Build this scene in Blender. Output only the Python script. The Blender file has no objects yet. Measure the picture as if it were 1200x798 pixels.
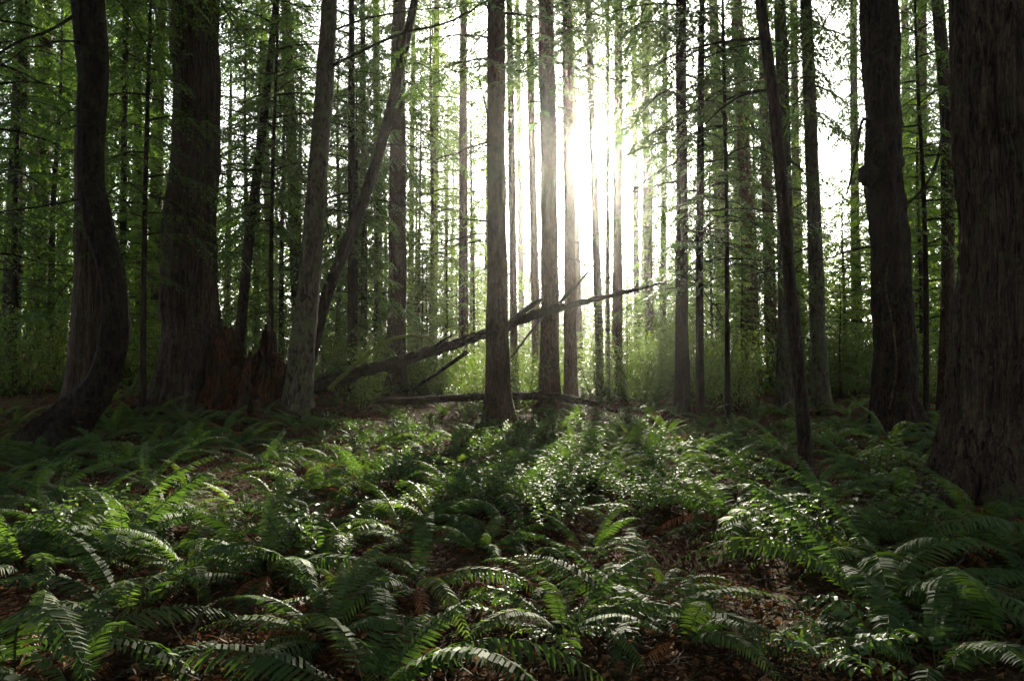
import bpy, math, random
import numpy as np
from mathutils import Vector, Matrix, Euler

random.seed(7)
RNG = np.random.default_rng(7)
scene = bpy.context.scene
COL = scene.collection

# ----------------------------------------------------------------- camera
CAM_H = 1.6
PITCH = math.radians(2.0)
FPX = 800.0                       # focal length in photo pixels (24 mm on 36 mm)
cam_d = bpy.data.cameras.new('camera')
cam_d.lens = 24.0
cam_d.sensor_width = 36.0
cam_d.clip_end = 3000.0
cam_d.clip_start = 0.05
cam = bpy.data.objects.new('camera', cam_d)
COL.objects.link(cam)
cam.location = (0, 0, CAM_H)
cam.rotation_euler = (math.pi / 2 + PITCH, 0, 0)
scene.camera = cam


def ray(px, py):
    dx = (px - 600.0) / FPX
    dz = (399.0 - py) / FPX
    c, s = math.cos(PITCH), math.sin(PITCH)
    return Vector((dx, c - dz * s, s + dz * c))


def at(px, py, Y):
    d = ray(px, py)
    k = Y / d.y
    return Vector((d.x * k, Y, CAM_H + d.z * k))


# ----------------------------------------------------------------- light
SUN = ray(706, 168).normalized()
SUN_EL = math.asin(SUN.z)
SUN_AZ = math.atan2(SUN.x, SUN.y)          # clockwise from +Y
world = bpy.data.worlds.new('World')
scene.world = world
world.use_nodes = True
wn = world.node_tree
wn.nodes.clear()
wo = wn.nodes.new('ShaderNodeOutputWorld')
wb = wn.nodes.new('ShaderNodeBackground')
sky = wn.nodes.new('ShaderNodeTexSky')
sky.sky_type = 'NISHITA'
sky.sun_disc = False
sky.sun_elevation = SUN_EL
sky.sun_rotation = SUN_AZ
sky.air_density = 1.0
sky.dust_density = 2.0
sky.ozone_density = 1.0
wb.inputs['Strength'].default_value = 0.10
hs = wn.nodes.new('ShaderNodeHueSaturation')       # thin white high cloud over the whole sky
hs.inputs['Saturation'].default_value = 0.28
wn.links.new(sky.outputs[0], hs.inputs['Color'])
wn.links.new(hs.outputs[0], wb.inputs[0])
wn.links.new(wb.outputs[0], wo.inputs[0])

sun_d = bpy.data.lights.new('sun', 'SUN')
sun_d.energy = 5.0
sun_d.angle = math.radians(1.4)
sun_d.color = (1.0, 0.91, 0.74)
sun = bpy.data.objects.new('sun', sun_d)
COL.objects.link(sun)
sun.rotation_euler = (-SUN).to_track_quat('-Z', 'Y').to_euler()

vs = scene.view_settings
vs.view_transform = 'Standard'
vs.look = 'None'
vs.exposure = 2.7
vs.gamma = 1.0
vs.use_curve_mapping = False

cy = scene.cycles
cy.use_denoising = True
try:
    cy.denoiser = 'OPENIMAGEDENOISE'
except Exception:
    pass
cy.max_bounces = 6
cy.diffuse_bounces = 3
cy.glossy_bounces = 2
cy.transmission_bounces = 4
cy.volume_bounces = 0
cy.transparent_max_bounces = 4
cy.caustics_reflective = False
cy.caustics_refractive = False
cy.sample_clamp_indirect = 4.0
cy.sample_clamp_direct = 0.0


# ----------------------------------------------------------------- materials
def mat_new(name):
    m = bpy.data.materials.new(name)
    m.use_nodes = True
    nt = m.node_tree
    nt.nodes.clear()
    out = nt.nodes.new('ShaderNodeOutputMaterial')
    return m, nt, out


def ramp(nt, fac, stops):
    r = nt.nodes.new('ShaderNodeValToRGB')
    e = r.color_ramp.elements
    while len(e) > 1:
        e.remove(e[-1])
    e[0].position, e[0].color = stops[0][0], (*stops[0][1], 1)
    for p, c in stops[1:]:
        k = e.new(p)
        k.color = (*c, 1)
    nt.links.new(fac, r.inputs[0])
    return r.outputs[0]


def noise(nt, vec, scale, detail=4, rough=0.6, dist=0.0):
    n = nt.nodes.new('ShaderNodeTexNoise')
    n.inputs['Scale'].default_value = scale
    n.inputs['Detail'].default_value = detail
    n.inputs['Roughness'].default_value = rough
    n.inputs['Distortion'].default_value = dist
    if vec is not None:
        nt.links.new(vec, n.inputs['Vector'])
    return n.outputs['Fac']


def mapping(nt, vec, scale):
    m = nt.nodes.new('ShaderNodeMapping')
    m.inputs['Scale'].default_value = scale
    nt.links.new(vec, m.inputs['Vector'])
    return m.outputs[0]


def mixc(nt, fac, a, b, mode='MIX'):
    m = nt.nodes.new('ShaderNodeMix')
    m.data_type = 'RGBA'
    m.blend_type = mode
    for sock, v in ((m.inputs[0], fac), (m.inputs[6], a), (m.inputs[7], b)):
        if hasattr(v, 'links'):
            nt.links.new(v, sock)
        elif isinstance(v, tuple):
            sock.default_value = (*v, 1)
        else:
            sock.default_value = v
    return m.outputs[2]


def bark_mat(name, dark, light, moss=None, moss_amt=0.3, vscale=(9, 9, 0.9), bump=0.5, rough=0.9):
    m, nt, out = mat_new(name)
    tc = nt.nodes.new('ShaderNodeTexCoord').outputs['Object']
    fib = noise(nt, mapping(nt, tc, vscale), 2.2, 7, 0.7, 1.2)          # furrows along the grain
    blot = noise(nt, tc, 1.1, 5, 0.65)
    fine = noise(nt, mapping(nt, tc, (3, 3, 1)), 16.0, 5, 0.75)
    col = ramp(nt, fib, [(0.38, tuple(c * 0.22 for c in dark)), (0.47, dark), (0.58, light), (0.72, tuple(c * 1.35 for c in light))])  # darkest stop paints shade into the furrows; the others are bark tones
    col = mixc(nt, 0.75, col, ramp(nt, blot, [(0.32, (0.40, 0.34, 0.30)), (0.66, (1.0, 1.0, 1.0))]), 'MULTIPLY')
    col = mixc(nt, 0.5, col, ramp(nt, fine, [(0.35, (0.45, 0.45, 0.45)), (0.6, (1.1, 1.1, 1.1))]), 'MULTIPLY')
    oi = nt.nodes.new('ShaderNodeObjectInfo')
    col = mixc(nt, 0.6, col, ramp(nt, oi.outputs['Random'], [(0, (0.7, 0.66, 0.62)), (1, (1.0, 1.0, 1.0))]), 'MULTIPLY')
    lich = ramp(nt, noise(nt, tc, 5.5, 6, 0.8), [(0.63, (0, 0, 0)), (0.70, (0.55, 0.55, 0.55))])
    col = mixc(nt, lich, col, tuple(c * 1.7 for c in light))
    if moss:
        mm = ramp(nt, noise(nt, tc, 2.6, 6, 0.8), [(0.62 - moss_amt * 0.5, (0, 0, 0)), (0.72 - moss_amt * 0.35, (0.9, 0.9, 0.9))])
        col = mixc(nt, mm, col, moss)
    p = nt.nodes.new('ShaderNodeBsdfPrincipled')
    p.inputs['Roughness'].default_value = rough
    p.inputs['Specular IOR Level'].default_value = 0.10
    nt.links.new(col, p.inputs['Base Color'])
    b = nt.nodes.new('ShaderNodeBump')
    b.inputs['Strength'].default_value = min(1.0, bump)
    b.inputs['Distance'].default_value = 0.10
    add = nt.nodes.new('ShaderNodeMath')
    add.operation = 'MULTIPLY_ADD'
    nt.links.new(fine, add.inputs[0])
    add.inputs[1].default_value = 0.35
    nt.links.new(fib, add.inputs[2])
    nt.links.new(add.outputs[0], b.inputs['Height'])
    nt.links.new(b.outputs[0], p.inputs['Normal'])
    nt.links.new(p.outputs[0], out.inputs[0])
    return m


def leaf_mat(name, stops, trans=0.4, tcol=(1.25, 1.3, 0.5), rough=0.45, spec=0.4, obj_var=0.35):
    m, nt, out = mat_new(name)
    g = nt.nodes.new('ShaderNodeNewGeometry')
    oi = nt.nodes.new('ShaderNodeObjectInfo')
    mx = nt.nodes.new('ShaderNodeMath')
    mx.operation = 'MULTIPLY_ADD'
    nt.links.new(g.outputs['Random Per Island'], mx.inputs[0])
    mx.inputs[1].default_value = 1.0 - obj_var
    m2 = nt.nodes.new('ShaderNodeMath')
    m2.operation = 'MULTIPLY'
    nt.links.new(oi.outputs['Random'], m2.inputs[0])
    m2.inputs[1].default_value = obj_var
    nt.links.new(m2.outputs[0], mx.inputs[2])
    col = ramp(nt, mx.outputs[0], stops)
    p = nt.nodes.new('ShaderNodeBsdfPrincipled')
    p.inputs['Roughness'].default_value = rough
    p.inputs['Specular IOR Level'].default_value = spec
    nt.links.new(col, p.inputs['Base Color'])
    t = nt.nodes.new('ShaderNodeBsdfTranslucent')
    tc = mixc(nt, 1.0, col, tcol, 'MULTIPLY')
    nt.links.new(tc, t.inputs['Color'])
    ms = nt.nodes.new('ShaderNodeMixShader')
    ms.inputs[0].default_value = trans
    nt.links.new(p.outputs[0], ms.inputs[1])
    nt.links.new(t.outputs[0], ms.inputs[2])
    nt.links.new(ms.outputs[0], out.inputs[0])
    return m


M = {}
M['cedar'] = bark_mat('cedar_bark', (0.050, 0.039, 0.028), (0.112, 0.088, 0.064), (0.05, 0.065, 0.03), 0.12, (11, 11, 0.7), 0.9)
M['fir'] = bark_mat('fir_bark', (0.044, 0.029, 0.019), (0.105, 0.070, 0.044), (0.05, 0.06, 0.025), 0.10, (9, 9, 2.2), 0.8)
M['red'] = bark_mat('reddish_bark', (0.065, 0.040, 0.026), (0.150, 0.092, 0.058), (0.05, 0.06, 0.025), 0.08, (9, 9, 2.0), 0.7)
M['alder'] = bark_mat('grey_bark', (0.052, 0.047, 0.036), (0.110, 0.100, 0.078), (0.06, 0.075, 0.03), 0.30, (5, 5, 1.6), 0.5)
M['dark'] = bark_mat('dark_bark', (0.026, 0.019, 0.014), (0.056, 0.042, 0.030), (0.04, 0.052, 0.02), 0.15, (8, 8, 1.8), 0.8)
M['black'] = bark_mat('blackish_bark', (0.018, 0.014, 0.010), (0.040, 0.031, 0.023), (0.035, 0.042, 0.018), 0.18, (7, 7, 2.2), 0.9)
M['log'] = bark_mat('log_bark', (0.045, 0.034, 0.026), (0.10, 0.078, 0.058), (0.07, 0.085, 0.02), 0.22, (6, 6, 6), 0.9)
M['moss'] = bark_mat('mossy_wood', (0.06, 0.055, 0.03), (0.11, 0.11, 0.05), (0.12, 0.15, 0.03), 0.6, (6, 6, 6), 0.9)
M['rot'] = bark_mat('rotten_wood', (0.050, 0.020, 0.010), (0.17, 0.064, 0.027), (0.020, 0.017, 0.012), 0.34, (8, 8, 0.8), 1.0)
M['stick'] = bark_mat('dead_stick', (0.08, 0.062, 0.045), (0.17, 0.14, 0.10), (0.07, 0.085, 0.03), 0.2, (7, 7, 7), 0.6)
M['needles'] = leaf_mat('conifer_foliage', [(0, (0.025, 0.052, 0.016)), (0.5, (0.045, 0.092, 0.024)), (1, (0.085, 0.140, 0.035))], 0.5, (1.55, 1.52, 0.65), 0.5, 0.35)
M['needles_light'] = leaf_mat('young_conifer_foliage', [(0, (0.035, 0.070, 0.016)), (0.5, (0.065, 0.120, 0.026)), (1, (0.115, 0.170, 0.040))], 0.6, (2.0, 1.9, 0.5), 0.5, 0.35)
M['fern'] = leaf_mat('fern_green', [(0, (0.022, 0.046, 0.015)), (0.5, (0.040, 0.076, 0.022)), (1, (0.074, 0.112, 0.028))], 0.44, (1.5, 1.5, 0.5), 0.68, 0.18, 0.75)
M['fern_dead'] = leaf_mat('fern_brown', [(0, (0.10, 0.036, 0.014)), (0.5, (0.18, 0.068, 0.026)), (1, (0.27, 0.13, 0.055))], 0.3, (1.2, 1.0, 0.7), 0.7, 0.2, 0.5)
M['shrub'] = leaf_mat('glossy_leaf', [(0, (0.028, 0.066, 0.022)), (0.6, (0.050, 0.100, 0.028)), (1, (0.09, 0.145, 0.035))], 0.42, (1.8, 1.75, 0.42), 0.55, 0.34)
M['huckle'] = leaf_mat('bush_leaf', [(0, (0.045, 0.085, 0.025)), (0.6, (0.075, 0.125, 0.03)), (1, (0.13, 0.17, 0.04))], 0.5, (1.6, 1.6, 0.5), 0.5, 0.35)
M['litter'] = leaf_mat('dead_leaf', [(0, (0.022, 0.013, 0.008)), (0.6, (0.054, 0.029, 0.015)), (0.9, (0.11, 0.054, 0.026)), (1, (0.24, 0.14, 0.075))], 0.2, (1.2, 0.9, 0.6), 0.8, 0.12, 0.0)
M['maple'] = leaf_mat('yellow_leaf', [(0, (0.16, 0.12, 0.02)), (1, (0.32, 0.22, 0.04))], 0.5, (1.1, 1.0, 0.6), 0.5, 0.3)


def ground_mat():
    m, nt, out = mat_new('forest_floor')
    tc = nt.nodes.new('ShaderNodeTexCoord').outputs['Object']
    a = noise(nt, tc, 0.8, 5, 0.65)
    b = noise(nt, tc, 14.0, 6, 0.75)
    col = ramp(nt, b, [(0.3, (0.014, 0.008, 0.005)), (0.52, (0.045, 0.022, 0.011)), (0.72, (0.095, 0.046, 0.020))])
    green = ramp(nt, b, [(0.3, (0.015, 0.024, 0.008)), (0.7, (0.045, 0.065, 0.018))])
    col = mixc(nt, ramp(nt, a, [(0.5, (0, 0, 0)), (0.66, (0.7, 0.7, 0.7))]), col, green)
    p = nt.nodes.new('ShaderNodeBsdfPrincipled')
    p.inputs['Roughness'].default_value = 0.95
    p.inputs['Specular IOR Level'].default_value = 0.02
    nt.links.new(col, p.inputs['Base Color'])
    bp = nt.nodes.new('ShaderNodeBump')
    bp.inputs['Strength'].default_value = 0.9
    bp.inputs['Distance'].default_value = 0.05
    nt.links.new(b, bp.inputs['Height'])
    nt.links.new(bp.outputs[0], p.inputs['Normal'])
    nt.links.new(p.outputs[0], out.inputs[0])
    return m


M['ground'] = ground_mat()


# ----------------------------------------------------------------- mesh helpers
class MB:
    """collects vertices and polygons (tri/quad) for one mesh"""

    def __init__(self):
        self.v, self.f, self.m, self.n = [], [], [], 0

    def add(self, v, f, mi=0):
        v = np.asarray(v, dtype=np.float32).reshape(-1, 3)
        f = np.asarray(f, dtype=np.int64)
        self.v.append(v)
        self.f.append(f + self.n)
        self.m.append(np.full(len(f), mi, dtype=np.int32))
        self.n += len(v)

    def mesh(self, name, mats, smooth=False):
        me = bpy.data.meshes.new(name)
        v = np.concatenate(self.v)
        tot, idx, mi = [], [], []
        for f, m in zip(self.f, self.m):
            tot.append(np.full(len(f), f.shape[1], dtype=np.int32))
            idx.append(f.ravel())
            mi.append(m)
        tot = np.concatenate(tot)
        idx = np.concatenate(idx).astype(np.int32)
        mi = np.concatenate(mi)
        start = np.concatenate(([0], np.cumsum(tot)[:-1])).astype(np.int32)
        me.vertices.add(len(v))
        me.vertices.foreach_set('co', v.ravel())
        me.loops.add(len(idx))
        me.loops.foreach_set('vertex_index', idx)
        me.polygons.add(len(tot))
        me.polygons.foreach_set('loop_start', start)
        me.polygons.foreach_set('material_index', mi)
        me.polygons.foreach_set('use_smooth', np.full(len(tot), smooth, dtype=bool))
        for m in mats:
            me.materials.append(m)
        me.update(calc_edges=True)
        return me


def link(name, me, parent=None, loc=None, rot=None, scale=None):
    o = bpy.data.objects.new(name, me)
    COL.objects.link(o)
    if parent is not None:
        o.parent = parent
    if loc is not None:
        o.location = loc
    if rot is not None:
        o.rotation_euler = rot
    if scale is not None:
        o.scale = scale if hasattr(scale, '__len__') else (scale,) * 3
    return o


def tag(o, label=None, cat=None, group=None, kind=None):
    if label:
        o['label'] = label
    if cat:
        o['category'] = cat
    if group:
        o['group'] = group
    if kind:
        o['kind'] = kind
    return o


def thing(name, label, cat, loc, rotz=0.0, group=None, scale=1.0):
    o = bpy.data.objects.new(name, None)
    o.empty_display_size = 0.1
    COL.objects.link(o)
    o.location = loc
    o.rotation_euler = (0, 0, rotz)
    o.scale = (scale,) * 3
    return tag(o, label, cat, group)


def norm(a):
    return a / (np.linalg.norm(a, axis=-1, keepdims=True) + 1e-9)


def tube_arrays(pts, rad, seg, shape=None, cap=True, twist=0.0):
    """generic tube along pts (n,3) with radii (n,), shape(theta array, ring index)->multiplier"""
    pts = np.asarray(pts, dtype=float)
    n = len(pts)
    t = norm(np.gradient(pts, axis=0))
    ref = np.array([0.0, 1.0, 0.0]) if abs(t[:, 1]).mean() < 0.9 else np.array([1.0, 0, 0])
    u = norm(np.cross(t, ref))
    w = np.cross(t, u)
    th = np.linspace(0, 2 * math.pi, seg, endpoint=False) + twist
    v = np.zeros((n, seg, 3))
    for i in range(n):
        r = rad[i] * (shape(th, i) if shape else 1.0) * np.ones(seg)
        v[i] = pts[i] + np.outer(r * np.cos(th), u[i]) + np.outer(r * np.sin(th), w[i])
    f = []
    a = np.arange(seg)
    b = (a + 1) % seg
    for i in range(n - 1):
        f.append(np.stack([i * seg + a, i * seg + b, (i + 1) * seg + b, (i + 1) * seg + a], 1))
    f = np.concatenate(f)
    v = v.reshape(-1, 3)
    tri = None
    if cap:
        k = len(v)
        v = np.vstack([v, pts[0], pts[-1]])
        tri = np.concatenate([np.stack([b, a, np.full(seg, k)], 1),
                              np.stack([(n - 1) * seg + a, (n - 1) * seg + b, np.full(seg, k + 1)], 1)])
    return v, f, tri


def add_tube(mb, pts, rad, seg=6, mi=0, shape=None, cap=True):
    v, f, tri = tube_arrays(pts, rad, seg, shape, cap)
    base = mb.n
    mb.add(v, f, mi)
    if tri is not None:
        mb.f.append(tri + base)
        mb.m.append(np.full(len(tri), mi, dtype=np.int32))


def catmull(P, n):
    P = np.asarray(P, dtype=float)
    k = len(P)
    ext = np.vstack([2 * P[0] - P[1], P, 2 * P[-1] - P[-2]])
    u = np.linspace(0, k - 1 - 1e-6, n)
    i = u.astype(int)
    f = (u - i)[:, None]
    p0, p1, p2, p3 = ext[i], ext[i + 1], ext[i + 2], ext[i + 3]
    return 0.5 * (2 * p1 + (p2 - p0) * f + (2 * p0 - 5 * p1 + 4 * p2 - p3) * f ** 2 + (3 * p1 - p0 - 3 * p2 + p3) * f ** 3)


# ----------------------------------------------------------------- terrain
def sm(a, lo, hi):
    t = np.clip((a - lo) / (hi - lo), 0, 1)
    return t * t * (3 - 2 * t)


MOUNDS = []          # (x, y, radius, height)


def hz(x, y):
    x = np.asarray(x, dtype=float)
    y = np.asarray(y, dtype=float)
    z = 0.34 * sm(y, 13, 24)
    z = z + 0.58 * sm(-x, 1.5, 7.5) * sm(y, 10, 18)
    z = z + 1.7 * sm(-x, 9, 26) * sm(y, 17, 32)
    z = z + 0.010 * np.clip(y - 24, 0, 60)
    z = z + 0.25 * sm(x, 3, 9) * sm(y, 9, 15)
    near = 1.0 - 0.5 * sm(y, 20, 40)
    z = z + near * (0.05 * np.sin(1.7 * x + 0.6 * y) * np.sin(1.3 * y - 0.4 * x + 1) + 0.035 * np.sin(3.1 * x - 1.1 * y + 2) * np.cos(2.7 * y + 0.7 * x)
                    + 0.015 * np.sin(6.3 * x + 2.2 * y) * np.sin(5.7 * y - 1.3 * x))
    for (mx, my, r, h) in MOUNDS:
        z = z + h * np.exp(-((x - mx) ** 2 + (y - my) ** 2) / (r * r))
    return z


def hit(px, py, ymax=200.0):
    d = ray(px, py)
    y = 1.5
    while y < ymax:
        k = y / d.y
        if CAM_H + d.z * k <= float(hz(d.x * k, y)):
            return Vector((d.x * k, y, float(hz(d.x * k, y))))
        y += 0.02 if y < 12 else 0.06
    k = ymax / d.y
    return Vector((d.x * k, ymax, float(hz(d.x * k, ymax))))


MOUNDS += [(hit(850, 560).x, hit(850, 560).y, 1.2, 0.16), (hit(1090, 640).x, hit(1090, 640).y, 1.3, 0.18),
           (hit(1010, 530).x, hit(1010, 530).y, 1.1, 0.16), (hit(230, 560).x, hit(230, 560).y, 1.6, 0.14)]


def build_ground():
    def axis(lo, hi, n1, step_far):
        return None
    xs = np.concatenate([np.linspace(-400, -62, 18), np.linspace(-60, -16.4, 60), np.linspace(-16, 16, 230), np.linspace(16.4, 60, 60), np.linspace(62, 400, 18)])
    ys = np.concatenate([np.linspace(-300, -12, 14), np.linspace(-10, 1.2, 20), np.linspace(1.3, 22, 180), np.linspace(22.4, 70, 90), np.linspace(74, 600, 24)])
    X, Y = np.meshgrid(xs, ys)
    Z = hz(X, Y)
    mb = MB()
    nx, ny = len(xs), len(ys)
    i = np.arange(ny - 1)[:, None] * nx + np.arange(nx - 1)[None, :]
    i = i.ravel()
    mb.add(np.stack([X, Y, Z], -1).reshape(-1, 3), np.stack([i, i + 1, i + nx + 1, i + nx], 1))
    o = link('ground', mb.mesh('ground', [M['ground']], True))
    tag(o, kind='structure')


build_ground()


# ----------------------------------------------------------------- trunks
def trunk_mesh(name, path, mat, seg=16, rings=60, flute=0.05, nflute=7, flare=0.0, flare_h=1.0, ridge=0.02, seed=0, wob=0.03):
    """path: list of (Vector point, radius), from base up, in local space"""
    r = np.random.default_rng(seed)
    P = np.array([[p.x, p.y, p.z, q] for p, q in path])
    C = catmull(P, rings)
    pts, rad = C[:, :3], np.clip(C[:, 3], 0.004, None)
    ph = r.uniform(0, 6.28, 4)
    zb = pts[0, 2]
    rough = r.normal(0, 1, (rings, seg))
    long_ = sum(np.roll(rough, q, 0) for q in range(9)) / 3.0
    rough = 0.45 * rough + 1.0 * long_
    zz = pts[:, 2:3] - zb
    amp = min(0.10, 0.02 * rings / 30) * rad[:, None] * np.clip(zz, 0, 1)
    bend = amp * np.concatenate([np.sin(zz * f_ + r.uniform(0, 6.28, 2)) * a_ for f_, a_ in ((1.1, 1.0),)], 1) + amp * 0.6 * np.sin(zz * 2.9 + r.uniform(0, 6.28, 2))
    pts[:, 0] += bend[:, 0]
    pts[:, 1] += bend[:, 1]
    rad = rad * (1 + wob * np.sin(np.linspace(0, 40, rings) + r.uniform(0, 6)) * r.uniform(0.3, 1.0, rings))
    col = r.normal(0, 1, seg)

    def shape(th, i):
        hh = max(0.0, (pts[i, 2] - zb))
        fl = math.exp(-hh / flare_h) if flare else 0.0
        lob = np.cos(nflute * th + ph[0] + 0.15 * hh) * 0.6 + np.cos((nflute - 3) * th + ph[1] - 0.1 * hh) * 0.4
        return 1 + flute * lob * (1 + 5 * fl) + flare * fl * (1 + 0.5 * lob) + ridge * (rough[i] * 0.8 + 0.7 * col)

    mb = MB()
    add_tube(mb, pts, rad, seg, 0, shape, True)
    return mb.mesh(name, [mat], True)


# dead branch meshes: along +X, length 1
def dead_branch_mesh(seed, twigs=7):
    r = np.random.default_rng(seed)
    mb = MB()
    s = np.linspace(0, 1, 8)
    dz = r.uniform(-0.15, 0.18)
    pts = np.stack([s, 0.05 * np.sin(s * r.uniform(2, 5) + r.uniform(0, 6)) * s, dz * s - r.uniform(0.1, 0.4) * s ** 2 + 0.02 * r.normal(size=8) * s], 1)
    add_tube(mb, pts, 0.014 * (1 - 0.85 * s) + 0.0015, 4)
    for k in range(twigs):
        u = r.uniform(0.25, 0.97)
        p = np.array([np.interp(u, s, pts[:, j]) for j in range(3)])
        side = r.choice([-1, 1])
        d = norm(np.array([r.uniform(0.4, 1), side * r.uniform(0.4, 1.1), r.uniform(-0.6, 0.25)]))
        L = r.uniform(0.12, 0.4) * (1.2 - u)
        t = np.linspace(0, 1, 4)[:, None]
        add_tube(mb, p + d * L * t + np.array([0, 0, -0.25 * L]) * t ** 2, 0.005 * (1 - 0.7 * t[:, 0]), 3)
    return mb.mesh('dead_branch', [M['dark']], True)


DEAD = [dead_branch_mesh(100 + i, 5 + i) for i in range(6)]


# ----------------------------------------------------------------- crowns
def leaf_quads(P, D, N, L, W):
    D = norm(D)
    S = norm(np.cross(D, N))
    L, W = L[:, None], W[:, None]
    v = np.stack([P, P + D * 0.42 * L + S * W * 0.5, P + D * L, P + D * 0.42 * L - S * W * 0.5], 1).reshape(-1, 3)
    f = np.arange(len(P) * 4).reshape(-1, 4)
    return v, f


def crown_mesh(name, seed, H, zb, R, nbr, twigs, leafs, leaf_len, leaf_mat, power=0.75, up=0.15, droop=0.55, gap=0.0, lean_noise=0.0):
    r = np.random.default_rng(seed)
    mb = MB()
    AP, AD, AN, AL, AW = [], [], [], [], []
    for b in range(nbr):
        q = (b + r.uniform(0, 1)) / nbr
        z = zb + (H - zb) * q
        L = R * ((1 - q) ** power * min(1.0, 0.45 + q * 3.5) + 0.05) * r.uniform(0.45, 1.3)
        if r.uniform() < gap:
            L *= 0.4
        az = b * 2.39996 + r.uniform(-0.5, 0.5)
        h = np.array([math.cos(az), math.sin(az), 0])
        u0, d0 = up * r.uniform(0.3, 1.7) + 0.35 * q, droop * r.uniform(0.6, 1.4)
        s = np.linspace(0, 1, 6)[:, None]
        side = np.array([-h[1], h[0], 0])
        wob = r.uniform(-0.12, 0.12)
        ax = np.array([0, 0, z]) + h * L * s + np.array([0, 0, 1]) * L * (u0 * s - d0 * s ** 2) + side * L * wob * s ** 2
        add_tube(mb, ax, np.linspace(0.019, 0.004, 6) * max(0.7, L ** 0.6), 3, 1, None, False)
        nt = max(4, int(twigs * min(1.3, 0.35 + L / R)))
        us = np.linspace(0.12, 1.0, nt) + r.uniform(-0.02, 0.02, nt)
        us = np.clip(us, 0.05, 1)
        base = h * L * us[:, None] + np.array([0, 0, 1]) * (L * (u0 * us - d0 * us ** 2))[:, None] + side * (L * wob * us ** 2)[:, None]
        base[:, 2] += z
        tang = norm(h + np.array([0, 0, 1]) * (u0 - 2 * d0 * us)[:, None])
        sg = np.where(np.arange(nt) % 2 == 0, 1.0, -1.0)
        ang = r.uniform(0.6, 1.15, nt)
        tl = (0.42 * L * (1.05 - 0.75 * us) + 0.12) * r.uniform(0.6, 1.25, nt)
        td = tang * np.cos(ang)[:, None] + side * (sg * np.sin(ang))[:, None]
        td[:, 2] -= r.uniform(0.05, 0.45, nt)
        td = norm(td)
        td[-1] = tang[-1]
        k = np.linspace(0.06, 1.0, leafs)
        # leaves: (nt, leafs)
        pos = base[:, None, :] + td[:, None, :] * (tl[:, None] * k[None, :])[..., None]
        pos[..., 2] -= (0.35 * tl[:, None] * k[None, :] ** 2)
        pos += r.normal(0, 0.010, pos.shape)
        ls = np.where(np.arange(leafs) % 2 == 0, 1.0, -1.0)[None, :] * np.ones((nt, 1))
        perp = norm(np.cross(td, np.array([0, 0, 1.0])))
        a2 = r.uniform(0.35, 1.0, (nt, leafs))
        ld = td[:, None, :] * np.cos(a2)[..., None] + perp[:, None, :] * (ls * np.sin(a2))[..., None]
        ld[..., 2] -= r.uniform(0.0, 0.35, (nt, leafs))
        nn = r.normal(0, 0.22, (nt, leafs, 3)) + r.normal(0, 0.25, (nt, 1, 3)) + np.array([0, 0, 1.0])
        AP.append(pos.reshape(-1, 3))
        AD.append(ld.reshape(-1, 3))
        AN.append(nn.reshape(-1, 3))
        ln = leaf_len * r.uniform(0.55, 1.25, nt * leafs) * np.repeat(np.clip(0.6 + tl, 0.6, 1.1), leafs)
        AL.append(ln)
        AW.append(ln * r.uniform(0.30, 0.50, nt * leafs))
    P, D, N, L, W = [np.concatenate(a) for a in (AP, AD, AN, AL, AW)]
    v, f = leaf_quads(P, D, N, L, W)
    mb.add(v, f, 0)
    return mb.mesh(name, [leaf_mat, M['dark']])


# unit trees (local z=0 at the ground)
YOUNG = [crown_mesh('crown', 200 + i, 14.0, 0.9 + 0.4 * i, 3.0, 66, 24, 14, 0.14, M['needles'], 0.62, 0.12, 0.40 + 0.06 * i, 0.25) for i in range(4)]
LIGHT = [crown_mesh('crown', 220 + i, 9.0, 0.5, 2.2, 62, 19, 11, 0.125, M['needles_light'], 0.8, 0.15, 0.35, 0.2) for i in range(3)]
SPARSE = [crown_mesh('crown', 240 + i, 15.0, 2.5, 3.2, 46, 20, 13, 0.13, M['needles_light'], 0.45, 0.1, 0.35, 0.3) for i in range(3)]
HIGH = [crown_mesh('crown', 260 + i, 30.0, 7.5 + 1.5 * i, 3.9, 108, 23, 15, 0.155, M['needles'], 0.45, 0.05, 0.5, 0.25) for i in range(4)]
BOUGH = [crown_mesh('crown', 290 + i, 30.0, 8.2, 3.0, 130, 20, 14, 0.115, M['needles'], 0.4, 0.12, 0.38, 0.3) for i in range(2)]
SKYB = [crown_mesh('crown', 297 + i, 28.0, 12.3, 3.2, 80, 19, 13, 0.15, M['needles_light'], 0.4, 0.1, 0.4, 0.3) for i in range(2)]
LOWB = [crown_mesh('crown', 295 + i, 16.0, 3.8 + i, 2.9, 66, 20, 15, 0.105, M['needles'], 0.3, 0.10, 0.42, 0.35) for i in range(2)]
NEAR = [crown_mesh('crown', 270 + i, 30.0, 8.6 + i, 3.6, 120, 22, 20, 0.095, M['needles'], 0.45, 0.05, 0.5, 0.25) for i in range(2)]
TOPS = [crown_mesh('crown', 280 + i, 32.0, 17.0 + i, 3.2, 75, 15, 10, 0.24, M['needles'], 0.6, 0.1, 0.4, 0.2) for i in range(2)]


def plain_trunk(seed, H, r0, mat):
    r = np.random.default_rng(seed)
    pts = []
    wob = r.uniform(-0.10, 0.10, (5, 2))
    for i, k in enumerate((0, 0.04, 0.35, 0.7, 1.0)):
        rr = r0 * (1.25 if i == 0 else (1 - k) ** 0.8 + 0.04)
        w = wob[i] * (0 if i < 2 else 1) * H / 20
        pts.append((Vector((w[0], w[1], H * k - (0.25 if i == 0 else 0))), rr))
    return trunk_mesh('trunk', pts, mat, 10, 26, 0.03, 5, 0.15, 0.4, 0.03, seed)


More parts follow.
